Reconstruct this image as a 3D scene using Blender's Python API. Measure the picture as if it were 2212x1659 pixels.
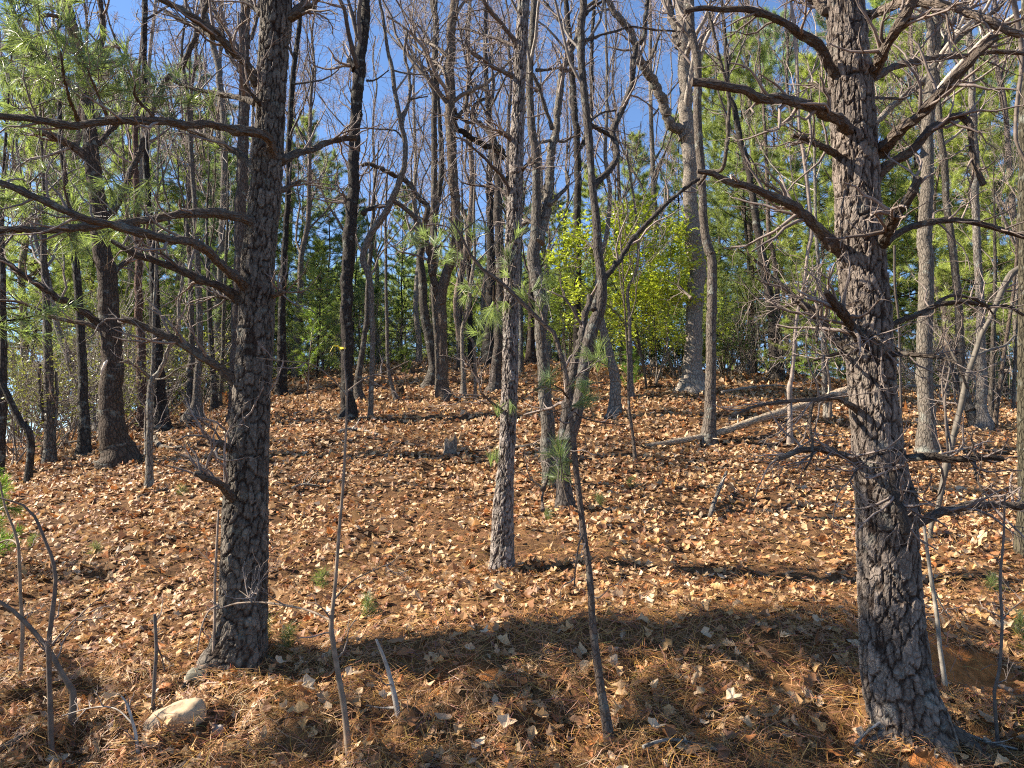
import bpy, math
import numpy as np

# ------------------------------------------------------------------ camera, sky, sun, exposure
scene = bpy.context.scene
for o in list(bpy.data.objects):
    bpy.data.objects.remove(o)
COL = scene.collection
F = 1659.0                       # focal length in pixels of a 2212 x 1659 picture
PITCH = math.radians(7.0)
EYE = 1.6
cam_d = bpy.data.cameras.new('camera')
cam = bpy.data.objects.new('camera', cam_d)
COL.objects.link(cam)
cam.location = (0, 0, EYE)
cam.rotation_euler = (math.radians(90) + PITCH, 0, 0)
cam_d.sensor_width = 36.0
cam_d.lens = 27.0
cam_d.clip_end = 8000
cam_d.clip_start = 0.05
scene.camera = cam

SUN_EL, SUN_BACK = math.radians(37), math.radians(2)
SX, SY, SZ = -math.cos(SUN_BACK)*math.cos(SUN_EL), math.sin(SUN_BACK)*math.cos(SUN_EL), math.sin(SUN_EL)
world = bpy.data.worlds.new('World')
scene.world = world
world.use_nodes = True
wt = world.node_tree
wt.nodes.clear()
wo = wt.nodes.new('ShaderNodeOutputWorld')
wb = wt.nodes.new('ShaderNodeBackground')
ws = wt.nodes.new('ShaderNodeTexSky')
ws.sky_type = 'NISHITA'
ws.sun_disc = False
ws.sun_elevation = SUN_EL
ws.sun_rotation = math.atan2(SX, SY)
ws.altitude = 2500
ws.air_density = 1.15
ws.dust_density = 0.0
ws.ozone_density = 5.0
wb.inputs['Strength'].default_value = 0.085
wt.links.new(ws.outputs[0], wb.inputs[0])
wt.links.new(wb.outputs[0], wo.inputs[0])
sd = bpy.data.lights.new('sun', 'SUN')
sd.energy = 5.0
sd.angle = math.radians(0.53)
sd.color = (1.0, 0.91, 0.77)
sun = bpy.data.objects.new('sun', sd)
COL.objects.link(sun)
from mathutils import Vector, Matrix
sun.rotation_euler = Vector((SX, SY, SZ)).to_track_quat('Z', 'Y').to_euler()
sun.location = (-30, 8, 30)
vs = scene.view_settings
vs.view_transform = 'Standard'
vs.look = 'None'
vs.exposure = 1.65
vs.gamma = 1.0
scene.render.engine = 'CYCLES'
scene.cycles.max_bounces = 3
scene.cycles.diffuse_bounces = 2
scene.cycles.glossy_bounces = 2
scene.cycles.transmission_bounces = 3
scene.cycles.use_denoising = False
scene.cycles.use_light_tree = False
scene.cycles.pixel_filter_type = 'BLACKMAN_HARRIS'
scene.cycles.filter_width = 1.15

# ------------------------------------------------------------------ helpers
rng = np.random.default_rng(7)
def nrm(v): return v/np.maximum(np.linalg.norm(v, axis=-1, keepdims=True), 1e-9)
def hash2(i, j, s):
    i = i.astype(np.int64); j = j.astype(np.int64)
    n = (i*374761393 + j*668265263 + s*974634777) & 0x7fffffff
    n = ((n ^ (n >> 13))*1274126177) & 0x7fffffff
    n = (n ^ (n >> 16)) & 0x7fffffff
    return n/float(0x7fffffff)
def vn(x, y, s=0):
    x = np.asarray(x, float); y = np.asarray(y, float)
    i = np.floor(x); j = np.floor(y); a = x-i; b = y-j
    a = a*a*(3-2*a); b = b*b*(3-2*b)
    return ((hash2(i, j, s)*(1-a)+hash2(i+1, j, s)*a)*(1-b)+(hash2(i, j+1, s)*(1-a)+hash2(i+1, j+1, s)*a)*b)*2-1
def sstep(a, b, x):
    t = np.clip((x-a)/(b-a), 0, 1); return t*t*(3-2*t)

def at(x, y, D):
    v = (829.5-y)/F
    yc = math.cos(PITCH)-v*math.sin(PITCH); zc = math.sin(PITCH)+v*math.cos(PITCH)
    return np.array([(x-1106)/F/yc*D, D, EYE+zc/yc*D])
PAN = {1: (0, 0, .3364), 2: (739.1, 0, .3364), 3: (1473, 0, .3364), 4: (0, 550.6, .3364), 5: (739.1, 550.6, .3364),
       6: (1473, 550.6, .3364), 7: (0, 1101, .5), 8: (1105.7, 1101, .5), 0: (0, 0, 1.0)}
def q(p, x, y):
    a = PAN[p]; return a[0]+x*a[2], a[1]+y*a[2]

class MB:
    def __init__(s): s.V = []; s.F = {3: [], 4: []}; s.C = []; s.B = []; s.n = 0
    def add(s, v, f, c, b=None):
        v = np.asarray(v, np.float32).reshape(-1, 3); f = np.asarray(f)
        s.V.append(v); s.F[f.shape[1]].append(f+s.n)
        c = np.asarray(c, np.float32)
        if c.ndim == 1: c = np.broadcast_to(c, (len(v), 3))
        s.C.append(c); s.B.append(np.zeros_like(v) if b is None else np.asarray(b, np.float32))
        s.n += len(v)
    def mesh(s, name, mat, origin=(0, 0, 0), smooth=True):
        V = np.concatenate(s.V)-np.asarray(origin, np.float32); C = np.concatenate(s.C); B = np.concatenate(s.B)
        f3 = np.concatenate(s.F[3]) if s.F[3] else np.zeros((0, 3), int)
        f4 = np.concatenate(s.F[4]) if s.F[4] else np.zeros((0, 4), int)
        m = bpy.data.meshes.new(name)
        m.vertices.add(len(V)); m.vertices.foreach_set('co', V.astype(np.float32).ravel())
        li = np.concatenate([f3.ravel(), f4.ravel()]).astype(np.int32)
        m.loops.add(len(li)); m.loops.foreach_set('vertex_index', li)
        st = np.concatenate([np.arange(len(f3))*3, len(f3)*3+np.arange(len(f4))*4]).astype(np.int32)
        m.polygons.add(len(st)); m.polygons.foreach_set('loop_start', st)
        m.polygons.foreach_set('use_smooth', np.full(len(st), smooth, dtype=bool))
        a = m.attributes.new('col', 'FLOAT_COLOR', 'POINT')
        a.data.foreach_set('color', np.concatenate([C, np.ones((len(C), 1), np.float32)], 1).astype(np.float32).ravel())
        a = m.attributes.new('barkco', 'FLOAT_VECTOR', 'POINT')
        a.data.foreach_set('vector', B.astype(np.float32).ravel())
        m.materials.append(mat); m.update(calc_edges=True); m.validate()
        return m
    def build(s, name, mat, parent=None, origin=(0, 0, 0), smooth=True, kind=None):
        o = bpy.data.objects.new(name, s.mesh(name, mat, origin, smooth)); COL.objects.link(o)
        if parent is not None: o.parent = parent
        if kind: o['kind'] = kind
        return o
def tag(o, label=None, cat=None, group=None, kind=None):
    if label: o['label'] = label
    if cat: o['category'] = cat
    if group: o['group'] = group
    if kind: o['kind'] = kind
    return o
def empty(name, loc, label, cat, group=None):
    o = bpy.data.objects.new(name, None); COL.objects.link(o); o.location = tuple(float(a) for a in loc); o.empty_display_size = .2
    return tag(o, label, cat, group)
def copy_tree(root, loc, rz, sc, label=None):
    c = root.copy(); COL.objects.link(c); c.location = tuple(float(a) for a in loc); c.rotation_euler = (0, 0, rz); c.scale = (sc[0], sc[0], sc[1])
    if label: c['label'] = label
    for ch in root.children:
        k = ch.copy(); COL.objects.link(k); k.parent = c
        for g in ch.children:
            h = g.copy(); COL.objects.link(h); h.parent = k
    return c

# tubes: PL (m,n,3), RD (m,n) -> vertices, quads
def tubes(mb, PL, RD, sides, col, jit=0.06):
    if len(PL) == 0: return
    m, n, _ = PL.shape
    T = nrm(np.gradient(PL, axis=1))
    main = nrm(PL[:, -1]-PL[:, 0])
    ref = np.where(np.abs(main[:, 2:3]) < .8, np.array([[0, 0, 1.]]), np.array([[1., 0, 0]]))
    U = nrm(np.cross(T, ref[:, None, :])); W = np.cross(T, U)
    th = np.arange(sides)*2*math.pi/sides
    R = RD[:, :, None]*(1+jit*rng.normal(size=(m, n, sides)))
    V = PL[:, :, None, :]+R[..., None]*(np.cos(th)[None, None, :, None]*U[:, :, None, :]+np.sin(th)[None, None, :, None]*W[:, :, None, :])
    L = np.concatenate([np.zeros((m, 1)), np.cumsum(np.linalg.norm(np.diff(PL, axis=1), axis=2), 1)], 1)
    Rm = RD.mean(1)[:, None, None]*np.ones((m, n, sides))
    B = np.stack([np.cos(th)*Rm, np.sin(th)*Rm, L[:, :, None]*np.ones(sides)+rng.uniform(0, 9, (m, 1, 1))], -1)
    k = np.arange(m*n*sides).reshape(m, n, sides)
    k2 = np.roll(k, -1, 2)
    f = np.stack([k[:, :-1], k2[:, :-1], k2[:, 1:], k[:, 1:]], -1).reshape(-1, 4)
    col = np.asarray(col, float)
    tone = 1+.18*rng.normal(size=(m, 1))
    c = np.clip(np.broadcast_to(col, (m, 3))*tone, .01, .9)
    c = np.repeat(c, n*sides, 0)
    mb.add(V.reshape(-1, 3), f, c, B.reshape(-1, 3))
    # end cap as a small cone of triangles
    tip = PL[:, -1]+T[:, -1]*RD[:, -1:]*.5
    base = k[:, -1]
    e = np.concatenate([V[:, -1].reshape(-1, 3), tip])
    i0 = np.arange(m*sides).reshape(m, sides); i1 = np.roll(i0, -1, 1); it = (m*sides+np.arange(m))[:, None]*np.ones((1, sides), int)
    f3 = np.stack([i0, i1, it], -1).reshape(-1, 3)
    cc = np.clip(np.broadcast_to(col, (m, 3))*tone, .01, .9)
    if sides > 4:
        mb.add(np.concatenate([V[:, 0].reshape(-1, 3), PL[:, 0]-T[:, 0]*RD[:, :1]*.6]), f3[:, ::-1], np.concatenate([np.repeat(cc, sides, 0), cc]))
        mb.add(e, f3, np.concatenate([np.repeat(cc, sides, 0), cc]))

def spline(P, per):   # Catmull-Rom through rows of P, about `per` metres between samples (3-d in the first three columns)
    P = np.asarray(P, float)
    Q = np.concatenate([P[:1]*2-P[1:2], P, P[-1:]*2-P[-2:-1]])
    out = []
    for i in range(len(P)-1):
        a, b, c, d = Q[i], Q[i+1], Q[i+2], Q[i+3]
        k = max(1, int(np.linalg.norm((c-b)[:3])/per))
        t = (np.arange(k)/k)[:, None]
        out.append(.5*(2*b+(c-a)*t+(2*a-5*b+4*c-d)*t*t+(3*b-a-3*c+d)*t**3))
    out.append(P[-1:])
    return np.concatenate(out)
def resample(P, n):
    L = np.concatenate([[0], np.cumsum(np.linalg.norm(np.diff(P[:, :3], axis=0), axis=1))])
    s = np.linspace(0, L[-1], n)
    return np.stack([np.interp(s, L, P[:, k]) for k in range(P.shape[1])], 1)
def path(pos, d, L, n, wig, up):
    m = len(pos); P = np.zeros((m, n, 3)); P[:, 0] = pos; d = d.copy()
    for j in range(1, n):
        d = nrm(d+wig*rng.normal(size=(m, 3))+np.array([0, 0, up]))
        P[:, j] = P[:, j-1]+d*(L/(n-1))[:, None]
    return P
def spawn(PL, RD, k, tr, ang, lf, rf, n=5, wig=.22, up=.06, minr=.0025, absL=None):
    m, npt, _ = PL.shape
    idx = np.repeat(np.arange(m), k); M = len(idx)
    t = rng.uniform(tr[0], tr[1], M); f = t*(npt-1); i = np.minimum(f.astype(int), npt-2); w = (f-i)[:, None]
    pos = PL[idx, i]*(1-w)+PL[idx, i+1]*w
    r = RD[idx, i]*(1-w[:, 0])+RD[idx, i+1]*w[:, 0]
    tan = nrm(PL[idx, i+1]-PL[idx, i])
    v = rng.normal(size=(M, 3)); v = nrm(v-(v*tan).sum(1, keepdims=True)*tan)
    a = rng.uniform(ang[0], ang[1], M)[:, None]
    d = np.cos(a)*tan+np.sin(a)*v
    d[:, 2] += up; d = nrm(d)
    tot = np.linalg.norm(np.diff(PL, axis=1), axis=2).sum(1)[idx] if absL is None else np.full(M, absL)
    L = tot*rng.uniform(lf[0], lf[1], M)*(1-.45*t)
    P = path(pos, d, L, n, wig, up)
    r0 = np.maximum(r*rf, minr)
    return P, r0[:, None]*np.linspace(1, .35, n)[None, :]

# ------------------------------------------------------------------ materials
def newmat(name):
    m = bpy.data.materials.new(name); m.use_nodes = True
    nt = m.node_tree; nt.nodes.clear()
    return m, nt, nt.nodes.new, nt.links.new
def bark_material(name, scale, stretch, bump, lichen=.35, furrow=.45):
    m, nt, N, Lk = newmat(name)
    out = N('ShaderNodeOutputMaterial'); p = N('ShaderNodeBsdfPrincipled')
    p.inputs['Roughness'].default_value = .9; p.inputs['Specular IOR Level'].default_value = .15
    at_ = N('ShaderNodeAttribute'); at_.attribute_name = 'col'
    bc = N('ShaderNodeAttribute'); bc.attribute_name = 'barkco'
    mp = N('ShaderNodeMapping'); mp.inputs['Scale'].default_value = (scale, scale, scale*stretch)
    Lk(bc.outputs['Vector'], mp.inputs['Vector'])
    nz = N('ShaderNodeTexNoise'); nz.inputs['Scale'].default_value = 1.5; nz.inputs['Detail'].default_value = 3
    Lk(mp.outputs[0], nz.inputs['Vector'])
    mx = N('ShaderNodeMixRGB'); mx.blend_type = 'ADD'; mx.inputs[0].default_value = .55
    Lk(mp.outputs[0], mx.inputs[1]); Lk(nz.outputs['Color'], mx.inputs[2])
    vo = N('ShaderNodeTexVoronoi'); vo.feature = 'DISTANCE_TO_EDGE'; vo.inputs['Scale'].default_value = 1.0
    Lk(mx.outputs[0], vo.inputs['Vector'])
    rp = N('ShaderNodeMapRange'); rp.inputs['From Max'].default_value = .16
    Lk(vo.outputs['Distance'], rp.inputs['Value'])
    fine = N('ShaderNodeTexNoise'); fine.inputs['Scale'].default_value = 5; fine.inputs['Detail'].default_value = 5; fine.inputs['Roughness'].default_value = .7
    Lk(mp.outputs[0], fine.inputs['Vector'])
    # colour: the tree's own tone, furrows of darker inner bark, fine grain, pale lichen spots
    fr = N('ShaderNodeMapRange'); fr.inputs['To Min'].default_value = 1-furrow; fr.inputs['To Max'].default_value = 1
    Lk(rp.outputs[0], fr.inputs['Value'])
    g = N('ShaderNodeMapRange'); g.inputs['From Min'].default_value = .25; g.inputs['From Max'].default_value = .75
    g.inputs['To Min'].default_value = .62; g.inputs['To Max'].default_value = 1.38
    Lk(fine.outputs['Fac'], g.inputs['Value'])
    mu = N('ShaderNodeMath'); mu.operation = 'MULTIPLY'; Lk(fr.outputs[0], mu.inputs[0]); Lk(g.outputs[0], mu.inputs[1])
    oi = N('ShaderNodeObjectInfo')
    og = N('ShaderNodeMapRange'); og.inputs['To Min'].default_value = .58; og.inputs['To Max'].default_value = .74
    Lk(oi.outputs['Random'], og.inputs['Value'])
    mu2 = N('ShaderNodeMath'); mu2.operation = 'MULTIPLY'; Lk(mu.outputs[0], mu2.inputs[0]); Lk(og.outputs[0], mu2.inputs[1])
    sc = N('ShaderNodeVectorMath'); sc.operation = 'SCALE'
    Lk(at_.outputs['Color'], sc.inputs[0]); Lk(mu2.outputs[0], sc.inputs['Scale'])
    ln = N('ShaderNodeTexNoise'); ln.inputs['Scale'].default_value = 9; ln.inputs['Detail'].default_value = 4
    Lk(bc.outputs['Vector'], ln.inputs['Vector'])
    lr = N('ShaderNodeMapRange'); lr.inputs['From Min'].default_value = .58; lr.inputs['From Max'].default_value = .72; lr.inputs['To Max'].default_value = lichen
    Lk(ln.outputs['Fac'], lr.inputs['Value'])
    mix = N('ShaderNodeMixRGB'); Lk(lr.outputs[0], mix.inputs[0]); Lk(sc.outputs[0], mix.inputs[1]); mix.inputs[2].default_value = (.30, .32, .27, 1)
    Lk(mix.outputs[0], p.inputs['Base Color'])
    ad = N('ShaderNodeMath'); ad.operation = 'MULTIPLY_ADD'; Lk(fine.outputs['Fac'], ad.inputs[0]); ad.inputs[1].default_value = .5; Lk(rp.outputs[0], ad.inputs[2])
    bp = N('ShaderNodeBump'); bp.inputs['Strength'].default_value = bump; bp.inputs['Distance'].default_value = .012
    Lk(ad.outputs[0], bp.inputs['Height']); Lk(bp.outputs[0], p.inputs['Normal'])
    Lk(p.outputs[0], out.inputs[0])
    return m
def leaf_material(name, trans, rough=.6, rnd=.12, gloss=.25, tint=(1, 1, 1)):
    m, nt, N, Lk = newmat(name)
    out = N('ShaderNodeOutputMaterial'); p = N('ShaderNodeBsdfPrincipled')
    p.inputs['Roughness'].default_value = rough; p.inputs['Specular IOR Level'].default_value = gloss
    a = N('ShaderNodeAttribute'); a.attribute_name = 'col'
    oi = N('ShaderNodeObjectInfo')
    og = N('ShaderNodeMapRange'); og.inputs['To Min'].default_value = 1-rnd; og.inputs['To Max'].default_value = 1+rnd
    Lk(oi.outputs['Random'], og.inputs['Value'])
    sc = N('ShaderNodeVectorMath'); sc.operation = 'SCALE'; Lk(a.outputs['Color'], sc.inputs[0]); Lk(og.outputs[0], sc.inputs['Scale'])
    Lk(sc.outputs[0], p.inputs['Base Color'])
    t = N('ShaderNodeBsdfTranslucent')
    tm = N('ShaderNodeVectorMath'); tm.operation = 'MULTIPLY'; tm.inputs[1].default_value = tint; Lk(sc.outputs[0], tm.inputs[0]); Lk(tm.outputs[0], t.inputs['Color'])
    mx = N('ShaderNodeMixShader'); mx.inputs[0].default_value = trans
    Lk(p.outputs[0], mx.inputs[1]); Lk(t.outputs[0], mx.inputs[2]); Lk(mx.outputs[0], out.inputs[0])
    return m
def ground_material():
    m, nt, N, Lk = newmat('forest_floor')
    out = N('ShaderNodeOutputMaterial'); p = N('ShaderNodeBsdfPrincipled'); p.inputs['Roughness'].default_value = .95; p.inputs['Specular IOR Level'].default_value = .1
    g = N('ShaderNodeNewGeometry'); a = N('ShaderNodeAttribute'); a.attribute_name = 'col'
    n1 = N('ShaderNodeTexNoise'); n1.inputs['Scale'].default_value = 14; n1.inputs['Detail'].default_value = 6; n1.inputs['Roughness'].default_value = .7
    Lk(g.outputs['Position'], n1.inputs['Vector'])
    v1 = N('ShaderNodeTexVoronoi'); v1.inputs['Scale'].default_value = 16; Lk(g.outputs['Position'], v1.inputs['Vector'])
    mr = N('ShaderNodeMapRange'); mr.inputs['From Min'].default_value = .3; mr.inputs['From Max'].default_value = .7; mr.inputs['To Min'].default_value = .45; mr.inputs['To Max'].default_value = 1.45
    Lk(n1.outputs['Fac'], mr.inputs['Value'])
    s = N('ShaderNodeVectorMath'); s.operation = 'SCALE'; Lk(a.outputs['Color'], s.inputs[0]); Lk(mr.outputs[0], s.inputs['Scale'])
    mx = N('ShaderNodeMixRGB'); mx.blend_type = 'OVERLAY'; mx.inputs[0].default_value = .35; Lk(s.outputs[0], mx.inputs[1]); Lk(v1.outputs['Color'], mx.inputs[2])
    hs = N('ShaderNodeMixRGB'); hs.inputs[0].default_value = .5; Lk(s.outputs[0], hs.inputs[1]); Lk(mx.outputs[0], hs.inputs[2])
    Lk(s.outputs[0], p.inputs['Base Color'])
    b = N('ShaderNodeBump'); b.inputs['Strength'].default_value = .8; b.inputs['Distance'].default_value = .03; Lk(n1.outputs['Fac'], b.inputs['Height']); Lk(b.outputs[0], p.inputs['Normal'])
    Lk(p.outputs[0], out.inputs[0])
    return m
def plain_material(name, col, rough=.7, noise=.25, scale=30):
    m, nt, N, Lk = newmat(name)
    out = N('ShaderNodeOutputMaterial'); p = N('ShaderNodeBsdfPrincipled'); p.inputs['Roughness'].default_value = rough
    tc = N('ShaderNodeTexCoord'); n1 = N('ShaderNodeTexNoise'); n1.inputs['Scale'].default_value = scale; n1.inputs['Detail'].default_value = 5
    Lk(tc.outputs['Object'], n1.inputs['Vector'])
    mr = N('ShaderNodeMapRange'); mr.inputs['From Min'].default_value = .3; mr.inputs['From Max'].default_value = .7; mr.inputs['To Min'].default_value = 1-noise; mr.inputs['To Max'].default_value = 1+noise
    Lk(n1.outputs['Fac'], mr.inputs['Value'])
    s = N('ShaderNodeVectorMath'); s.operation = 'SCALE'; s.inputs[0].default_value = col; Lk(mr.outputs[0], s.inputs['Scale'])
    Lk(s.outputs[0], p.inputs['Base Color'])
    b = N('ShaderNodeBump'); b.inputs['Strength'].default_value = .5; b.inputs['Distance'].default_value = .01; Lk(n1.outputs['Fac'], b.inputs['Height']); Lk(b.outputs[0], p.inputs['Normal'])
    Lk(p.outputs[0], out.inputs[0])
    return m
def twig_material():
    m, nt, N, Lk = newmat('twig_bark')
    out = N('ShaderNodeOutputMaterial'); p = N('ShaderNodeBsdfPrincipled'); p.inputs['Roughness'].default_value = .7; p.inputs['Specular IOR Level'].default_value = .3
    a = N('ShaderNodeAttribute'); a.attribute_name = 'col'; bc = N('ShaderNodeAttribute'); bc.attribute_name = 'barkco'
    n1 = N('ShaderNodeTexNoise'); n1.inputs['Scale'].default_value = 18; n1.inputs['Detail'].default_value = 1; Lk(bc.outputs['Vector'], n1.inputs['Vector'])
    mr = N('ShaderNodeMapRange'); mr.inputs['From Min'].default_value = .3; mr.inputs['From Max'].default_value = .7; mr.inputs['To Min'].default_value = .6; mr.inputs['To Max'].default_value = 1.15; Lk(n1.outputs['Fac'], mr.inputs['Value'])
    s_ = N('ShaderNodeVectorMath'); s_.operation = 'SCALE'; Lk(a.outputs['Color'], s_.inputs[0]); Lk(mr.outputs[0], s_.inputs['Scale']); Lk(s_.outputs[0], p.inputs['Base Color']); Lk(p.outputs[0], out.inputs[0])
    return m
M_PINE = bark_material('pine_bark', 46, .45, .7, lichen=.3, furrow=.3)
M_BARK = bark_material('hardwood_bark', 42, .22, 1.0, lichen=.5, furrow=.5)
M_TWIG = twig_material()
M_LITTER = leaf_material('fallen_oak_leaf', .22, .55, .1, .3)
M_DRYNEEDLE = leaf_material('dry_pine_needle', .15, .5, .0, .35)
M_NEEDLE = leaf_material('green_pine_needle', .48, .38, .12, .5, (1.1, 1.15, .6))
M_LEAF = leaf_material('evergreen_leaf', .35, .35, .1, .5, (1.1, 1.2, .5))
M_GROUND = ground_material()

# ------------------------------------------------------------------ terrain
TAB = {-300: [(4, 1640), (5, 1490), (6, 1375), (7.1, 1280), (9, 1165), (11, 1100), (13, 1050), (16, 1010), (20, 1010), (25, 1025), (35, 1035)],
       0: [(4, 1659), (5, 1490), (6, 1365), (7.1, 1265), (9, 1145), (11, 1075), (13, 1025), (16, 980), (20, 965), (25, 975), (35, 1000)],
       280: [(4, 1659), (5, 1485), (6, 1360), (7.1, 1262), (9, 1140), (11, 1045), (13, 985), (16, 930), (20, 905), (25, 900), (35, 930)],
       550: [(4.05, 1659), (5.3, 1435), (6, 1340), (7.1, 1258), (9, 1130), (11, 1035), (13, 970), (16, 905), (20, 858), (25, 834), (30, 822), (36, 825)],
       880: [(4.05, 1659), (4.7, 1530), (5.15, 1435), (5.45, 1360), (5.9, 1325), (7.1, 1248), (9, 1125), (11, 1035), (13, 965), (16, 898), (20, 840), (25, 803), (30, 784), (38, 778)],
       1106: [(4.05, 1659), (4.6, 1535), (5.0, 1448), (5.35, 1340), (5.7, 1312), (6.85, 1258), (7.15, 1216), (7.6, 1200), (9, 1125), (11, 1035), (13, 965), (16, 895), (20, 836), (25, 800), (30, 782), (38, 776)],
       1500: [(4.05, 1659), (4.6, 1530), (4.98, 1445), (5.33, 1325), (5.7, 1304), (6.8, 1262), (7.12, 1214), (7.6, 1195), (9, 1122), (9.7, 1104), (10.1, 1068), (11, 1036), (13, 962), (16, 888), (19, 842), (23, 815), (28, 802), (38, 805)],
       1760: [(4.05, 1659), (4.6, 1535), (4.95, 1450), (5.3, 1325), (5.7, 1306), (6.8, 1268), (7.12, 1224), (7.6, 1202), (9, 1130), (9.7, 1112), (10.1, 1074), (11, 1045), (13, 968), (16, 893), (19, 850), (23, 826), (28, 815), (38, 825)],
       1950: [(4.05, 1659), (4.5, 1585), (5.0, 1475), (5.35, 1365), (5.7, 1322), (6.8, 1274), (7.12, 1232), (7.6, 1208), (9, 1132), (11, 1048), (13, 972), (16, 904), (19, 865), (23, 848), (28, 845), (38, 860)],
       2212: [(4.05, 1659), (4.6, 1575), (5.1, 1465), (5.5, 1385), (5.9, 1340), (7.1, 1250), (9, 1132), (11, 1048), (13, 976), (16, 910), (19, 880), (23, 870), (28, 876), (38, 895)],
       2600: [(4.05, 1659), (4.6, 1575), (5.1, 1470), (5.8, 1355), (7.1, 1255), (9, 1140), (11, 1055), (13, 985), (16, 928), (19, 905), (23, 900), (28, 905), (38, 930)]}
DG = np.geomspace(2.0, 90, 400)
UX = np.array(sorted(TAB)); UG = np.linspace(-300, 2600, 240)
rows = []
for xk in UX:
    dd = [2.0, 3.4]; zz = [0.0, 0.02]
    for d_, y_ in TAB[xk]:
        dd.append(d_); zz.append(EYE+d_*math.tan(PITCH+math.atan((829.5-y_)/F)))
    dl, zl = dd[-1], zz[-1]
    dd += [dl+8, dl+25, dl+60]; zz += [zl-.5, zl-4, zl-12]
    rows.append(np.interp(DG, dd, zz))
rows = np.array(rows)
TT = np.stack([np.interp(UG, UX, rows[:, k]) for k in range(len(DG))], 1)
def gsm(A, s, ax):
    k = np.arange(-3*s, 3*s+1); w = np.exp(-.5*(k/s)**2); w /= w.sum()
    B = np.apply_along_axis(lambda r: np.convolve(np.pad(r, 3*s, mode='edge'), w, 'valid'), ax, A)
    return B
TT = gsm(gsm(TT, 2, 1), 6, 0)
def hz(X, Y):
    X = np.asarray(X, float); Y = np.asarray(Y, float)
    D = np.clip(Y, 2.0, 89.9)
    u = np.clip(1106+X/np.maximum(D, 2.0)*F, -299, 2599)
    fi = (u+300)/2900*(len(UG)-1); i = np.clip(fi.astype(int), 0, len(UG)-2); a = fi-i
    fj = np.log(D/2.0)/np.log(45.0)*(len(DG)-1); j = np.clip(fj.astype(int), 0, len(DG)-2); b = fj-j
    z = (TT[i, j]*(1-a)+TT[i+1, j]*a)*(1-b)+(TT[i, j+1]*(1-a)+TT[i+1, j+1]*a)*b
    amp = sstep(3.3, 4.2, Y)*(1-sstep(60, 90, Y))
    z = z+amp*(.05*vn(X*1.1, Y*1.1, 1)+.045*vn(X*2.9, Y*2.9, 2)+.032*vn(X*6.5, Y*6.5, 3)+.016*vn(X*14, Y*14, 4))
    bk = amp*sstep(5.5, 4.8, Y)
    z = z+bk*(.075*vn(X*3.2+3, Y*4.0, 5)+.06*vn(X*7.0, Y*6.0, 6)+.03*vn(X*15, Y*15, 7))
    z = z-.16*np.exp(-(((X+.30)/.26)**2+((Y-5.02)/.14)**2))-.10*np.exp(-(((X-2.8)/.35)**2+((Y-4.8)/.2)**2))
    far = sstep(150, 700, np.hypot(X, Y))
    return z-6*far
def hit(x, y):
    D = np.linspace(3.6, 44, 3000); v = (829.5-y)/F
    yc = math.cos(PITCH)-v*math.sin(PITCH); zc = math.sin(PITCH)+v*math.cos(PITCH)
    g = EYE+zc/yc*D-hz((x-1106)/F/yc*D, D)
    k = np.where(g < 0)[0]
    return float(D[k[0]]) if len(k) else 32.0
def ground_pt(X, Y): return np.array([X, Y, float(hz(X, Y))])

def graded(lo, hi, fine_lo, fine_hi, step, grow=1.13):
    m = list(np.arange(fine_lo, fine_hi, step)); s = step; a = fine_hi; r = []
    while a < hi: r.append(a); s *= grow; a += s
    s = step; a = fine_lo-step; l = []
    while a > lo: l.append(a); s *= grow; a -= s
    return np.array(l[::-1]+m+r)
CLAY = [(-.30, 5.03, .24, .15), (*at(1500, 1560, 4.35)[:2], .06, .07), (*at(2085, 1440, 5.1)[:2], .36, .24), (*at(1960, 1650, 4.08)[:2], .35, .06),
        (*at(1290, 1600, 4.3)[:2], .06, .1), (*at(1420, 1230, 6.6)[:2], .14, .08)]
def clay(X, Y):
    c = np.zeros_like(np.asarray(X, float))
    for cx, cy, rx, ry in CLAY:
        d = ((X-cx)/rx)**2+((Y-cy)/ry)**2+.35*vn(X*9, Y*9, 11)
        c = np.maximum(c, 1-sstep(.5, 1.1, d))
    return c
xs = graded(-2500, 2500, -3.4, 3.4, .042, 1.09); ys = graded(-2500, 4000, 3.8, 6.2, .032, 1.05)
GX, GY = np.meshgrid(xs, ys)
GZ = hz(GX, GY)
cl = clay(GX, GY)[..., None]
duff = np.array([.105, .055, .026])*(1+.3*vn(GX*3, GY*3, 8))[..., None]
gold = np.array([.15, .075, .03]); dn = sstep(7.5, 5.5, GY)[..., None]*(.6+.4*vn(GX*2, GY*2, 9))[..., None]
gc = duff*(1-.75*dn)+gold*.75*dn
gc = gc*(1-cl)+np.array([.36, .135, .04])*cl
nx, ny = len(xs), len(ys)
k = np.arange(nx*ny).reshape(ny, nx)
gm = MB(); gm.add(np.stack([GX, GY, GZ], -1).reshape(-1, 3), np.stack([k[:-1, :-1], k[:-1, 1:], k[1:, 1:], k[1:, :-1]], -1).reshape(-1, 4), gc.reshape(-1, 3))
ground = gm.build('ground', M_GROUND)
tag(ground, 'leaf covered forest floor rising from a low clay bank to a wooded crest', None, None, 'structure')

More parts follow.
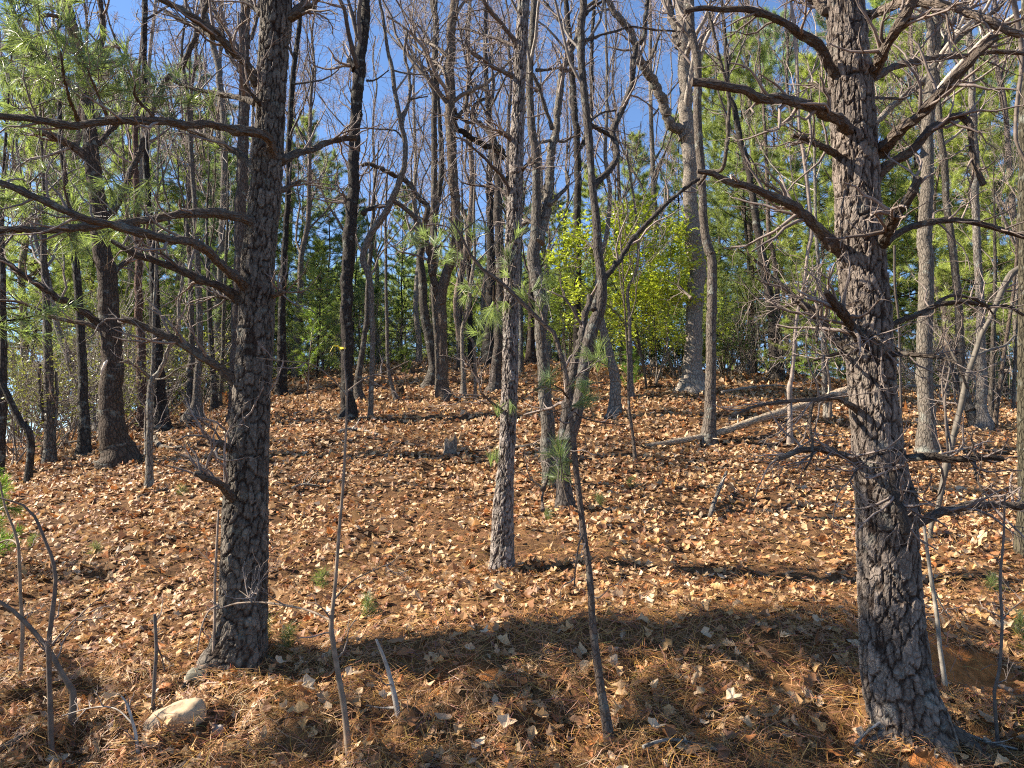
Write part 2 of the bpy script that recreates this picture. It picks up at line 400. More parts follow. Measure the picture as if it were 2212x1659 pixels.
# ------------------------------------------------------------------ leaf litter
PALN = np.array([[.47, .285, .135], [.54, .36, .195], [.37, .20, .09], [.27, .125, .052], [.37, .14, .042], [.20, .095, .048], [.42, .27, .16], [.50, .29, .115], [.60, .44, .28]])
PALW = np.array([.2, .15, .18, .12, .07, .10, .08, .08, .06]); PALW /= PALW.sum()
T_NEAR = ([0, .2, .36, .56, .74, 1.], [.03, .23, .15, .30, .19, .05])
T_MID = ([0, .35, .7, 1.], [.04, .30, .26, .03])
T_FAR = ([0, .5, 1.], [.05, .34, .04])
def leaf_local(tpl, n):
    s = np.array(tpl[0]); w = np.array(tpl[1]); k = len(s)
    A = rng.uniform(-1.0, 1.6, (n, 1)); B = rng.normal(.2, 1.3, (n, 1)); C = rng.normal(0, .9, (n, 1)); Wf = rng.uniform(.75, 1.35, (n, 1))
    x = np.broadcast_to(s-.5, (n, k))
    Lw = w*Wf*rng.uniform(.7, 1.3, (n, k)); Rw = w*Wf*rng.uniform(.7, 1.3, (n, k))
    def pt(xx, yy): return np.stack([xx, yy, A*xx**2*.8+B*yy**2*1.6+C*xx*yy], -1)
    V = np.stack([pt(x, Lw), pt(x, 0*x), pt(x, -Rw)], 2)          # n,k,3,3
    i = np.arange(k*3).reshape(k, 3)
    f = np.concatenate([np.stack([i[:-1, 0], i[:-1, 1], i[1:, 1], i[1:, 0]], -1), np.stack([i[:-1, 1], i[:-1, 2], i[1:, 2], i[1:, 1]], -1)])
    return V.reshape(n, k*3, 3), f
def rotmats(n, tilt, slope=None):
    yaw = rng.uniform(0, 2*math.pi, n)
    tl = np.abs(rng.normal(0, tilt, n)); ta = rng.uniform(0, 2*math.pi, n)
    nn = np.stack([np.sin(tl)*np.cos(ta), np.sin(tl)*np.sin(ta), np.cos(tl)], 1)
    if slope is not None: nn = nrm(nn+np.stack([-slope[0], -slope[1], np.zeros(n)], 1))
    X = np.stack([np.cos(yaw), np.sin(yaw), np.zeros(n)], 1); X = nrm(X-(X*nn).sum(1, keepdims=True)*nn); Y = np.cross(nn, X)
    return np.stack([X, Y, nn], 2)
def slope_at(X, Y, e=.08): return (hz(X+e, Y)-hz(X-e, Y))/(2*e), (hz(X, Y+e)-hz(X, Y-e))/(2*e)
def litter_pts(d0, d1, dens, margin=1.12):
    umax = 1106/F*margin
    n = int(umax*(d1*d1-d0*d0)*dens)
    Y = np.sqrt(rng.uniform(d0*d0, d1*d1, n)); X = rng.uniform(-umax, umax, n)*Y
    return X, Y
def leaf_density(X, Y):
    near = sstep(4.0, 7.5, Y)
    u = X/Y
    base = .55+.45*near
    gp = vn(X*1.3+5, Y*1.3, 21)+.6*vn(X*3, Y*3, 22)
    base = base*np.where(Y < 11, 1-.55*sstep(.0, .5, gp)*(1-sstep(8, 11, Y)), 1)
    base = base*(1+.35*sstep(-.1, -.5, u)*(1-near))
    dr = vn(X*.9+40, Y*.9, 61)+.6*vn(X*2.3, Y*2.3, 62)+.4*vn(X*5, Y*5, 63)
    base = base*(.58+.42*sstep(-.9, .2, dr))
    return np.clip(base, 0, 1)*(1-.93*clay(X, Y))
def add_leaves(mb, tpl, X, Y, smin, smax, tilt, lift):
    n = len(X)
    V, f = leaf_local(tpl, n)
    sx, sy = slope_at(X, Y)
    R = rotmats(n, tilt, (sx, sy))
    s = rng.uniform(smin, smax, n)[:, None, None]
    W = np.einsum('nij,nkj->nki', R, V*s)+np.stack([X, Y, hz(X, Y)+rng.uniform(.0, lift, n)], 1)[:, None, :]
    c = PALN[rng.choice(len(PALN), n, p=PALW)]*rng.uniform(.8, 1.28, (n, 1))*(1+.12*vn(X*.7, Y*.7, 31))[:, None]
    kk = V.shape[1]
    mb.add(W.reshape(-1, 3), (f[None]+(np.arange(n)*kk)[:, None, None]).reshape(-1, 4), np.repeat(c, kk, 0))
lit = MB()
for d0, d1, dens, tpl, s0, s1, tilt, lift in [(3.7, 7.2, 430, T_NEAR, .04, .10, .42, .045), (7.2, 13, 330, T_MID, .05, .11, .48, .05),
                                              (13, 20, 170, T_FAR, .07, .13, .5, .06), (20, 44, 38, T_FAR, .12, .21, .5, .07)]:
    X, Y = litter_pts(d0, d1, dens)
    kp = rng.uniform(size=len(X)) < leaf_density(X, Y)
    add_leaves(lit, tpl, X[kp], Y[kp], s0, s1, tilt, lift)
lo = lit.build('leaf_litter', M_LITTER, ground, kind='stuff', smooth=False)
# dry pine needles
def add_needles(mb, X, Y, lmin, lmax, w, lift, tilt=.25):
    n = len(X)
    sx, sy = slope_at(X, Y)
    R = rotmats(n, tilt, (sx*1.2, sy*1.2))
    L = rng.uniform(lmin, lmax, n)[:, None]
    P = np.stack([X, Y, hz(X, Y)+rng.uniform(.004, lift, n)], 1)
    d = R[:, :, 0]; s = R[:, :, 1]*w*rng.uniform(.7, 1.3, (n, 1)); b = s*rng.normal(0, 9, (n, 1))+R[:, :, 2]*L*rng.uniform(0, .12, (n, 1))
    V = np.stack([P-d*L/2-s, P-d*L/2+s, P+b+s, P+b-s, P+d*L/2], 1)
    i = (np.arange(n)*5)[:, None]
    c = np.array([.36, .185, .066])*rng.uniform(.4, 1.3, (n, 1))*np.array([1, 1, 1])+rng.normal(0, .02, (n, 3))
    cc = np.repeat(np.clip(c, .03, .8), 5, 0)
    mb.add(V.reshape(-1, 3), np.concatenate([i+np.array([[0, 1, 2]]), i+np.array([[0, 2, 3]]), i+np.array([[3, 2, 4]])]), cc)
nd = MB()
X, Y = litter_pts(3.7, 11, 1000)
gp = .55+.45*vn(X*1.3+5, Y*1.3, 21)
pr = (sstep(11, 5.5, Y)*.8+.15)*gp*(1-.85*clay(X, Y))
pr = np.where(Y < 5.6, np.maximum(pr, .85*(1-.85*clay(X, Y))), pr)
kp = rng.uniform(size=len(X)) < pr
add_needles(nd, X[kp], Y[kp], .09, .19, .0016, .055)
X, Y = litter_pts(3.7, 5.8, 1300)
kp = rng.uniform(size=len(X)) < (1-.9*clay(X, Y))*.8*sstep(5.8, 5.2, Y)
add_needles(nd, X[kp], Y[kp], .09, .2, .0016, .07, .4)
nd.build('needle_litter', M_DRYNEEDLE, ground, kind='stuff', smooth=False)
# the largest-looking fallen leaves, one by one
LM = []
for k_ in range(14):
    V, f = leaf_local(T_NEAR, 1)
    mb = MB(); mb.add(V[0], f, PALN[k_ % len(PALN)]*.95); LM.append(mb.mesh('leaf', M_LITTER, smooth=False))
X, Y = litter_pts(4.05, 6.4, 60, .98)
o_ = np.argsort(Y)[:]
kp = (rng.uniform(size=len(X)) < (1-.9*clay(X, Y)))
X, Y = X[kp][:300], Y[kp][:300]
sx, sy = slope_at(X, Y); R = rotmats(len(X), .4, (sx, sy))
for i in range(len(X)):
    o = bpy.data.objects.new('leaf', LM[i % len(LM)]); COL.objects.link(o); o.parent = ground
    s = float(rng.uniform(.075, .125))
    M = Matrix([[*(R[i, r]*s), 0] for r in range(3)]+[[0, 0, 0, 1]]); M.translation = (X[i], Y[i], float(hz(X[i], Y[i]))+.045+rng.uniform(0, .03))
    o.matrix_world = M

# ------------------------------------------------------------------ trees traced one by one
def bark_trunk(mb, S, col, plate, depth, ns=72, flare=0.0, seed=0):
    # S rows: x,y,z,r along the axis; a trunk whose bark plates are real relief
    n = len(S); P = S[:, :3]; R = S[:, 3]
    T = nrm(np.gradient(P, axis=0)); U = nrm(np.cross(T, np.array([0, 1., 0]))); W = np.cross(T, U)
    th = np.arange(ns)*2*math.pi/ns
    Lg = np.concatenate([[0], np.cumsum(np.linalg.norm(np.diff(P, axis=0), axis=1))])
    Rm = np.median(R); nc = max(6, int(round(2*math.pi*Rm/plate[0])))
    TH, LL = np.meshgrid(th, Lg)
    wx = vn(TH*3.2, LL*7, seed+1)*.45+vn(TH*9, LL*18, seed+2)*.22; wy = vn(TH*3, LL*5, seed+3)*.35
    a = TH/(2*math.pi)*nc+wx*sstep(0, .6, np.minimum(TH, 2*math.pi-TH)); b = LL/plate[1]+wy
    ia = np.floor(a); ib = np.floor(b)
    f1 = np.full(a.shape, 9.); f2 = np.full(a.shape, 9.); idn = np.zeros(a.shape)
    for da in (-1, 0, 1):
        for db in (-1, 0, 1):
            ca = ia+da; cb = ib+db; cw = np.mod(ca, nc)
            px = ca+.5+(hash2(cw, cb, seed+5)-.5)*.9; py = cb+.5+(hash2(cw, cb, seed+6)-.5)*.95
            d = np.maximum(np.abs(a-px), np.abs(b-py)*.8)*.75+.25*np.hypot(a-px, b-py); h = hash2(cw, cb, seed+7)
            nearer = d < f1
            f2 = np.where(nearer, f1, np.minimum(f2, d)); idn = np.where(nearer, h, idn); f1 = np.where(nearer, d, f1)
    e = sstep(.03, .17, f2-f1)
    flake = vn(TH*12, LL*26, seed+9)*.5+vn(TH*25, LL*50, seed+10)*.5
    tilt = (b-np.floor(b)-.5)*(hash2(np.floor(idn*997), np.floor(idn*331), seed)-.2)
    dis = depth*((e-1)*1.0+(idn-.5)*.9+flake*.30+tilt*1.1)
    lob = 1+flare*np.exp(-np.maximum(LL-.1, 0)/.22)*(.55+.45*np.cos(TH*4+seed))
    RR = R[:, None]*lob+dis
    V = P[:, None, :]+RR[..., None]*(np.cos(TH)[..., None]*U[:, None, :]+np.sin(TH)[..., None]*W[:, None, :])
    c = np.array(col)[None, None]*(.75+.7*idn+.35*flake)[..., None]
    red = np.array([.15, .075, .045])
    c = c*(.12+.88*e)[..., None]+red*.22*(1-e)[..., None]
    k = np.arange(n*ns).reshape(n, ns); k2 = np.roll(k, -1, 1)
    B = np.stack([np.cos(TH)*Rm, np.sin(TH)*Rm, LL], -1)
    mb.add(V.reshape(-1, 3), np.stack([k[:-1], k2[:-1], k2[1:], k[1:]], -1).reshape(-1, 4), np.clip(c, .015, .7).reshape(-1, 3), B.reshape(-1, 3))

def tufts(mb, C, Dr, nper, length, width, col, spread=1.0, back=.07, simple=False):
    m = len(C)
    if m == 0: return
    idx = np.repeat(np.arange(m), nper); n = len(idx)
    d = nrm(nrm(Dr)[idx]*1.0+spread*nrm(rng.normal(size=(n, 3))))
    L = length*rng.uniform(.7, 1.15, (n, 1))
    b = C[idx]-nrm(Dr)[idx]*rng.uniform(0, back, (n, 1))
    s = nrm(np.cross(d, rng.normal(size=(n, 3))))*width
    mid = b+d*L*.55; tip = b+d*L+np.array([0, 0, -1.])*L*.18*rng.uniform(0, 1, (n, 1))
    V = np.stack([b-s*.8, b+s*.8, mid+s, mid-s, tip], 1); i = (np.arange(n)*5)[:, None]
    tone = (rng.uniform(.7, 1.3, (m, 1))[idx])*rng.uniform(.8, 1.2, (n, 1))
    cb = np.clip(np.array(col)*tone, .01, .6)
    if simple:
        mb.add(np.stack([b-s, b+s, tip], 1).reshape(-1, 3), np.arange(n*3).reshape(-1, 3), np.repeat(cb, 3, 0)); return
    c = np.repeat(cb, 5, 0)
    mb.add(V.reshape(-1, 3), np.concatenate([i+np.array([[0, 1, 2]]), i+np.array([[0, 2, 3]]), i+np.array([[3, 2, 4]])]), c)

GREY = (.20, .165, .13); DARK = (.105, .085, .07); PALE = (.36, .31, .25); PINEC = (.185, .150, .125); BROWN = (.19, .14, .10); TWIG = (.22, .17, .14)
def limb_pts(D, p, pts, w0, w1, dd, base_d=0.0):
    n = len(pts); out = []
    for i, (x, y) in enumerate(pts):
        t = i/(n-1); X, Y = q(p, x, y); d = D+base_d+dd*math.sin(t*math.pi/2)
        r = (w0+(w1-w0)*t)*PAN[p][2]/2*d/F
        out.append([*at(X, Y, d), r])
    return np.array(out)
def tree(name, label, cat, trunk, limbs=(), D=None, col=GREY, near=None, ext=5.0, twig=1.0, twigL=.7, crown=0, group=None, mat=None, limb_col=None, tufts_=None, flare=.35, part='branch', sink=.12, lim_sides=8, jit=.05, ndl=(.11, .0016, 40), tmul=1, tsp=1.0):
    p0 = q(*trunk[0][:3])
    if D is None: D = hit(*p0)
    mat = mat or M_BARK
    pts = [[*at(*q(p, x, y), D), w*PAN[p][2]/2*D/F] for p, x, y, w in trunk]
    pts = np.array(pts)
    b0 = pts[0].copy()
    gz = float(hz(b0[0], b0[1])); b0[2] = min(b0[2], gz)-sink
    pts = np.concatenate([[b0], pts[0:1]+np.array([0, 0, .02, 0]), pts[1:]]) if pts[0][2]-b0[2] > .03 else np.concatenate([[b0], pts[1:]])
    if ext > 0:
        dv = nrm(pts[-1, :3]-pts[-3, :3]); dv = nrm(dv+np.array([0, 0, .6]))
        r = pts[-1, 3]
        for t in (.34, .67, 1.0):
            pts = np.concatenate([pts, [[*(pts[-1, :3]+dv*ext/3+rng.normal(0, .06, 3)*ext*.2), max(.012, r*(1-.8*t))]]])
    base = np.array([b0[0], b0[1], gz])
    root = empty(name, base, label, cat, group)
    mb = MB()
    if near:
        S = np.concatenate([spline(pts[:-2], near.get('row', .016)), spline(pts[-3:], .08)[1:]])
        bark_trunk(mb, S, col, near['plate'], near['depth'], near.get('ns', 72), flare, near.get('seed', 0))
    else:
        S = spline(pts, .06)
        h = np.maximum(S[:, 2]-gz, 0); S[:, 3] *= 1+1.5*flare*np.exp(-h/(.08+1.1*S[:, 3]))
        S[:, :3] += np.stack([vn(S[:, 2]*3, S[:, 0]*0+D, 5), vn(S[:, 2]*3, S[:, 0]*0+D, 6), 0*h], 1)*(S[:, 3:4]*.22)
        tubes(mb, S[None, :, :3], S[None, :, 3], 14, col, jit)
    mb.build('trunk', mat, root, base, smooth=not near)
    LP, LR = [], []
    for lb in limbs:
        p, lp, w0, w1, dd = lb[:5]
        A = limb_pts(D, p, lp, w0, w1, dd)
        S2 = spline(A, .035)
        S2[:, :3] += np.stack([vn(np.arange(len(S2))*.3, 0*S2[:, 0]+w0, 7+k_) for k_ in range(3)], 1)*S2[:, 3:4]*.28
        S2[:, 3] *= 1+.10*vn(np.arange(len(S2))*.55, 0*S2[:, 0]+w0, 17)
        if len(S2) > 4: S2[:3, 3] *= np.array([1.35, 1.2, 1.08])
        lm = MB(); kn = 1+.35*np.clip(vn(np.arange(len(S2))*.9, 0*S2[:, 0]+w0*3+w1, 27)-.55, 0, 1)/.45; S2[:, 3] *= kn
        tubes(lm, S2[None, :, :3], S2[None, :, 3]*.93, lim_sides, limb_col or col, .15 if near else .09)
        lo_ = lm.build(part, mat, root, base, smooth=not near)
        if near and twig > 0:
            Rn = resample(S2, 9); Q2, T2 = spawn(Rn[None, :, :3], Rn[None, :, 3], max(3, int(9*twig)), (.25, 1), (.5, 1.1), (.7, 1.3), .4, 6, .25, .05, .004, twigL); Q3, T3 = spawn(Q2, T2, 3, (.3, 1), (.4, 1.0), (.4, .8), .55, 5, .28, .04, .0025)
            tb = MB(); tubes(tb, Q2, T2, 4, TWIG); tubes(tb, Q3, T3, 3, TWIG); tb.build('twigs', M_TWIG, lo_, base)
        Rs = resample(S2, 9); LP.append(Rs[:, :3]); LR.append(Rs[:, 3])
    if ext == 0 and not near:
        Rs = resample(S, 9); LP.append(Rs[:, :3]); LR.append(Rs[:, 3])
    tw = MB(); n_tw = 0
    if LP and twig > 0 and not near:
        P1 = np.array(LP); R1 = np.array(LR)
        P2, R2 = spawn(P1, R1, max(1, int(5*twig)), (.25, 1), (.5, 1.1), (.7, 1.3), .4, 6, .25, .05, .004, twigL)
        P3, R3 = spawn(P2, R2, 3, (.3, 1), (.4, 1.0), (.4, .8), .55, 5, .28, .04, .0025)
        tubes(tw, P2, R2, 4, TWIG); tubes(tw, P3, R3, 3, TWIG); n_tw += 1
    if crown:
        St = resample(S, 40); i0 = int(40*.45)
        P1, R1 = spawn(St[None, i0:, :3], St[None, i0:, 3], crown, (0, 1), (.5, 1.05), (.9, 1.9), .5, 8, .2, .12, .01, 1.8)
        P2, R2 = spawn(P1, R1, 5, (.25, 1), (.45, .95), (.35, .7), .55, 6, .24, .08, .005)
        P3, R3 = spawn(P2, R2, 4, (.25, 1), (.4, 1.0), (.4, .75), .55, 5, .26, .06, .0035)
        P4, R4 = spawn(P3, R3, 2, (.3, 1), (.4, 1.0), (.5, .9), .6, 3, .28, .05, .003)
        tubes(tw, P1, R1, 5, col); tubes(tw, P2, R2, 4, TWIG); tubes(tw, P3, R3, 3, TWIG); tubes(tw, P4, R4, 3, TWIG); n_tw += 1
    if n_tw: tw.build('twigs', M_TWIG, root, base, kind='stuff')
    if tufts_:
        C = []; Dn = []
        for t in tufts_:
            p, x, y, dd = t[:4]; c = at(*q(p, x, y), D+dd)
            for _ in range(int(tmul*(t[4] if len(t) > 4 else 1))):
                C.append(c+tsp*rng.normal(0, t[5] if len(t) > 5 else .05, 3)); Dn.append(rng.normal(0, 1, 3)+np.array([-.2, 0, .5]))
        nb = MB(); C = np.array(C); Dn = nrm(np.array(Dn))
        tufts(nb, C, Dn, ndl[2], ndl[0], ndl[1], (.25, .31, .135), .6)
        tubes(nb, np.stack([C-Dn*.22, C-Dn*.1, C], 1), np.full((len(C), 3), .003), 3, BROWN)
        nb.build('needles', M_NEEDLE, root, base, kind='stuff')
    return root, S

# the left pine
TL = [(1, x, y, 0, n, s) for x, y, n, s in [(40, 150, 7, .13), (150, 190, 7, .13), (330, 260, 6, .1), (430, 310, 4, .07), (540, 390, 4, .08), (630, 470, 4, .07), (550, 570, 3, .06),
      (870, 540, 6, .08), (960, 500, 3, .06), (1080, 600, 3, .05), (720, 560, 4, .08), (150, 600, 4, .1), (250, 340, 5, .1), (30, 260, 6, .12), (100, 60, 7, .13), (580, 1240, 2, .05), (700, 1270, 2, .05), (490, 1360, 4, .06), (430, 1410, 2, .05),
      (80, 1330, 3, .08), (220, 1340, 3, .08), (600, 1500, 2, .06), (1330, 740, 2, .05), (960, 1290, 2, .06), (1060, 1310, 2, .06), (350, 470, 4, .1), (200, 450, 4, .1), (450, 530, 3, .08)]]
tree('pine_tree', 'dark scaly-barked pine in the left foreground with long bare limbs reaching left', 'tree',
     [(7, 1005, 690, 250), (7, 1030, 600, 225), (7, 1045, 480, 205), (7, 1055, 300, 195), (7, 1060, 0, 190), (4, 1590, 1300, 258), (4, 1610, 1000, 243), (4, 1630, 700, 235), (4, 1650, 300, 228), (4, 1660, 0, 215), (1, 1700, 1300, 205),
      (1, 1720, 1000, 200), (1, 1738, 700, 192), (1, 1758, 300, 200), (1, 1775, 0, 210)],
     [(1, [(1660, 540), (1560, 400), (1450, 280), (1360, 190), (1250, 120), (1150, 60), (1050, 0), (980, -40)], 66, 42, -.5),
      (1, [(1370, 235), (1260, 175), (1130, 110), (1060, 70)], 40, 25, .2),
      (1, [(1690, 690), (1620, 610), (1570, 545)], 36, 24, -.3),
      (1, [(1745, 1060), (1748, 980), (1720, 890), (1650, 845), (1500, 825), (1350, 800), (1200, 800), (1050, 785), (900, 780), (700, 775), (600, 787), (450, 802), (300, 785), (150, 760), (0, 745), (-120, 700)], 66, 48, -.9),
      (1, [(1670, 1490), (1600, 1430), (1500, 1380), (1380, 1360), (1240, 1365), (1100, 1390), (950, 1410), (800, 1440), (600, 1455), (400, 1470), (200, 1475), (0, 1480), (-100, 1480)], 66, 44, -.8),
      (4, [(1630, 270), (1560, 180), (1480, 110), (1400, 40), (1300, -45), (1220, -85), (1100, -95), (950, -135), (800, -175), (700, -205), (550, -240), (400, -295), (250, -365), (100, -435), (0, -465)], 70, 46, -1.2),
      (4, [(1540, 290), (1480, 240), (1380, 195), (1280, 160), (1180, 110), (1050, 60), (950, 20), (880, 0), (800, -45), (720, -90)], 62, 34, -.3),
      (4, [(1520, 810), (1440, 740), (1380, 700), (1300, 650), (1220, 600), (1130, 550), (1030, 500), (930, 460), (850, 430), (780, 415)], 72, 46, -.2),
      (4, [(1530, 1290), (1440, 1230), (1380, 1210), (1345, 1198)], 56, 42, -.35),
      (4, [(1530, 1620), (1480, 1540), (1400, 1470), (1320, 1430), (1250, 1405)], 62, 40, -.5),
      (4, [(1540, 300), (1480, 280), (1400, 262), (1365, 250)], 38, 26, .2),
      (1, [(1860, 115), (1950, 80), (2020, 45)], 62, 48, -.1),
      (1, [(1860, 90), (1950, 20), (2010, -15)], 34, 28, .1),
      (1, [(1800, 1040), (1900, 990), (2000, 960), (2080, 920), (2197, 888), (2290, 885)], 58, 40, .5),
      (1, [(1790, 1225), (1870, 1195), (1930, 1165)], 34, 26, .1),
      (4, [(1740, 270), (1790, 250), (1825, 238)], 40, 30, -.1),
      (1, [(1640, 1075), (1560, 1010), (1470, 950), (1380, 900), (1290, 860), (1220, 840), (1150, 800)], 50, 26, .4),
      (1, [(1640, 660), (1530, 630), (1440, 610), (1350, 590), (1250, 570), (1150, 530), (1080, 490)], 40, 22, .3),
      (1, [(1680, 85), (1600, 30), (1540, -15)], 46, 40, .1),
      (1, [(500, 775), (450, 640), (415, 520), (400, 400), (390, 330)], 26, 12, -.9),
      (1, [(690, 760), (640, 640), (600, 540), (560, 430)], 24, 12, -.8),
      (1, [(980, 740), (900, 660), (860, 600), (870, 540)], 24, 12, -.6)],
     D=5.3, col=(.19, .158, .125), near=dict(plate=(.040, .11), depth=.0085, seed=3, row=.013, ns=104), ext=6, twig=.9, twigL=.5, mat=M_PINE, limb_col=(.15, .118, .09), tufts_=TL, flare=.28, lim_sides=10, tmul=2.4, ndl=(.15, .0021, 30), tsp=1.8)
def roots(label_start, lst, col):
    rt = [o for o in bpy.data.objects if o.get('label', '').startswith(label_start)][0]; b = np.array(rt.location)
    for pts_, r0, r1 in lst:
        A = []
        for i_, (x, y) in enumerate(pts_):
            t_ = i_/(len(pts_)-1); X, Y = b[0]+x, b[1]+y; A.append([X, Y, float(hz(X, Y))+.05*(1-t_)-.035*t_, r0+(r1-r0)*t_])
        S_ = spline(np.array(A), .03); S_[:, 3] *= 1+.2*vn(np.arange(len(S_))*.4, np.zeros(len(S_))+r0*99, 77); m_ = MB(); tubes(m_, S_[None, :, :3], S_[None, :, 3], 10, col, .12); m_.build('root', M_PINE, rt, b, smooth=False)
roots('dark scaly-barked pine in the left', [([(-.08, -.05), (-.2, -.1), (-.34, -.1), (-.5, -.16)], .055, .015), ([(-.05, -.1), (-.12, -.22), (-.2, -.34), (-.22, -.45)], .05, .02), ([(.06, -.08), (.14, -.2), (.2, -.3)], .045, .015), ([(.1, 0), (.24, .0), (.38, -.04)], .04, .012)], (.16, .13, .10))
# the right pine
tree('pine_tree', 'thick dark scaly-barked pine in the right foreground with broken whorled limbs', 'tree',
     [(8, 1745, 1000, 290), (8, 1712, 900, 300), (8, 1685, 820, 290), (8, 1660, 700, 275), (8, 1642, 500, 258), (8, 1630, 300, 246), (8, 1615, 0, 240), (6, 1262, 1300, 312), (6, 1235, 1000, 298), (6, 1215, 800, 294), (6, 1200, 600, 296), (6, 1180, 300, 300), (6, 1150, 0, 300),
      (3, 1130, 1300, 285), (3, 1110, 1000, 290), (3, 1095, 700, 285), (3, 1080, 500, 280), (3, 1060, 250, 262), (3, 1040, 0, 250)],
     [(3, [(1040, 520), (970, 460), (930, 370), (870, 290), (780, 220), (680, 160), (560, 100), (450, 70), (300, 60), (150, 50), (20, 75)], 80, 34, -.3),
      (3, [(1090, 920), (1070, 840), (1010, 780), (930, 730), (850, 690), (750, 660), (600, 640), (500, 620), (400, 580), (300, 555), (180, 530), (70, 530)], 80, 56, -.7),
      (3, [(1060, 1660), (980, 1570), (900, 1490), (820, 1410), (740, 1340), (640, 1290), (520, 1240), (420, 1200), (300, 1160), (200, 1110), (100, 1100)], 92, 34, -.4),
      (3, [(1000, 1000), (930, 950), (850, 920), (780, 885), (710, 865)], 48, 34, -.3),
      (3, [(950, 590), (880, 560), (820, 535)], 36, 28, .2),
      (3, [(930, 80), (860, 20), (800, -20)], 62, 50, .1),
      (3, [(1180, 110), (1270, 80), (1350, 50), (1420, 20), (1550, 20), (1700, 40), (1850, 80), (1980, 140), (2100, 200), (2180, 220)], 62, 56, -.6),
      (3, [(1190, 530), (1250, 430), (1290, 340), (1340, 250), (1380, 190), (1440, 100), (1500, 0), (1530, -50)], 84, 66, -.5),
      (3, [(1210, 510), (1330, 450), (1430, 410), (1560, 385), (1700, 365), (1850, 350), (2000, 335), (2150, 340), (2280, 350)], 52, 30, .4),
      (3, [(1270, 990), (1340, 900), (1420, 820), (1520, 740), (1620, 640), (1720, 540), (1800, 450), (1870, 370), (1950, 290), (2020, 235)], 88, 54, -.6),
      (3, [(1225, 1180), (1290, 1090), (1370, 1030), (1450, 980), (1530, 900), (1600, 830), (1700, 770), (1790, 735), (1840, 780), (1850, 860), (1870, 1000), (1900, 1110), (1940, 1190)], 66, 40, -.2),
      (3, [(1200, 1640), (1290, 1540), (1340, 1470), (1370, 1380), (1430, 1310), (1480, 1230), (1510, 1140)], 92, 54, -.5),
      (3, [(1290, 1570), (1390, 1500), (1500, 1450), (1600, 1420), (1720, 1410), (1850, 1425), (2000, 1460), (2100, 1490), (2197, 1520), (2300, 1560)], 48, 32, .3),
      (3, [(1200, 630), (1300, 630), (1420, 636)], 24, 14, .3),
      (6, [(1080, 615), (1000, 560), (930, 480), (860, 400), (780, 330), (740, 300), (690, 250), (640, 200), (580, 150), (520, 80), (460, 30)], 78, 18, .1),
      (6, [(740, 305), (680, 330), (620, 332)], 26, 14, .1), (6, [(745, 300), (765, 275), (785, 255)], 24, 18, -.1),
      (6, [(1165, 600), (1110, 500), (1060, 420), (1010, 340), (960, 290), (930, 240)], 84, 46, -.6),
      (6, [(1310, 465), (1420, 420), (1520, 380), (1600, 345), (1680, 315), (1800, 300), (1900, 320), (1980, 330), (2100, 330), (2197, 390)], 42, 18, .3),
      (6, [(1630, 320), (1720, 265), (1850, 275), (1960, 330), (2010, 400)], 24, 14, .2),
      (6, [(1240, 705), (1280, 660), (1380, 640), (1500, 640), (1600, 650), (1700, 670), (1770, 700), (1810, 800), (1830, 860)], 42, 14, -.4),
      (6, [(1150, 1000), (1080, 970), (1020, 930), (950, 910), (860, 930), (700, 935), (600, 950), (480, 970), (400, 1000), (300, 1050)], 46, 14, -.5),
      (6, [(925, 905), (860, 930), (832, 1000), (825, 1100), (840, 1200), (832, 1300), (790, 1380)], 28, 12, -.45),
      (6, [(1140, 1340), (1060, 1300), (980, 1270), (880, 1250), (760, 1260), (680, 1290), (610, 1310)], 52, 34, -.45),
      (6, [(1330, 1310), (1450, 1300), (1600, 1300), (1750, 1310), (1900, 1300), (2060, 1310)], 54, 38, -.3),
      (6, [(1875, 1300), (1890, 1430), (1940, 1530)], 22, 12, -.3),
      (6, [(1285, 1270), (1330, 1400), (1370, 1500), (1410, 1600), (1435, 1720), (1445, 1790)], 66, 50, -.35),
      (6, [(1420, 1330), (1460, 1450), (1500, 1550), (1535, 1660)], 36, 16, -.2),
      (8, [(1715, 85), (1800, 40), (1880, 5), (1960, -20), (2060, -28), (2212, -15)], 40, 34, .2),
      (6, [(1050, 632), (960, 640), (900, 660), (840, 682)], 26, 12, -.3),
      (6, [(925, 300), (880, 340), (870, 430), (868, 560)], 16, 24, -.5),
      (6, [(1300, 1240), (1190, 1320), (1120, 1390), (1070, 1460)], 16, 8, -.6),
      (6, [(1200, 500), (1240, 520), (1290, 570), (1320, 620)], 34, 24, -.25)],
     D=4.4, col=(.26, .208, .168), near=dict(plate=(.046, .13), depth=.0105, seed=11, ns=128, row=.013), ext=6, twig=1.0, twigL=.42, mat=M_PINE, limb_col=(.15, .115, .088), flare=.22, lim_sides=10)
roots('thick dark scaly-barked pine', [([(-.1, -.06), (-.24, -.1), (-.4, -.08)], .06, .015), ([(.1, -.06), (.24, -.12), (.36, -.2)], .07, .02), ([(0, -.12), (.03, -.28), (.0, -.4)], .06, .015)], (.18, .14, .11))
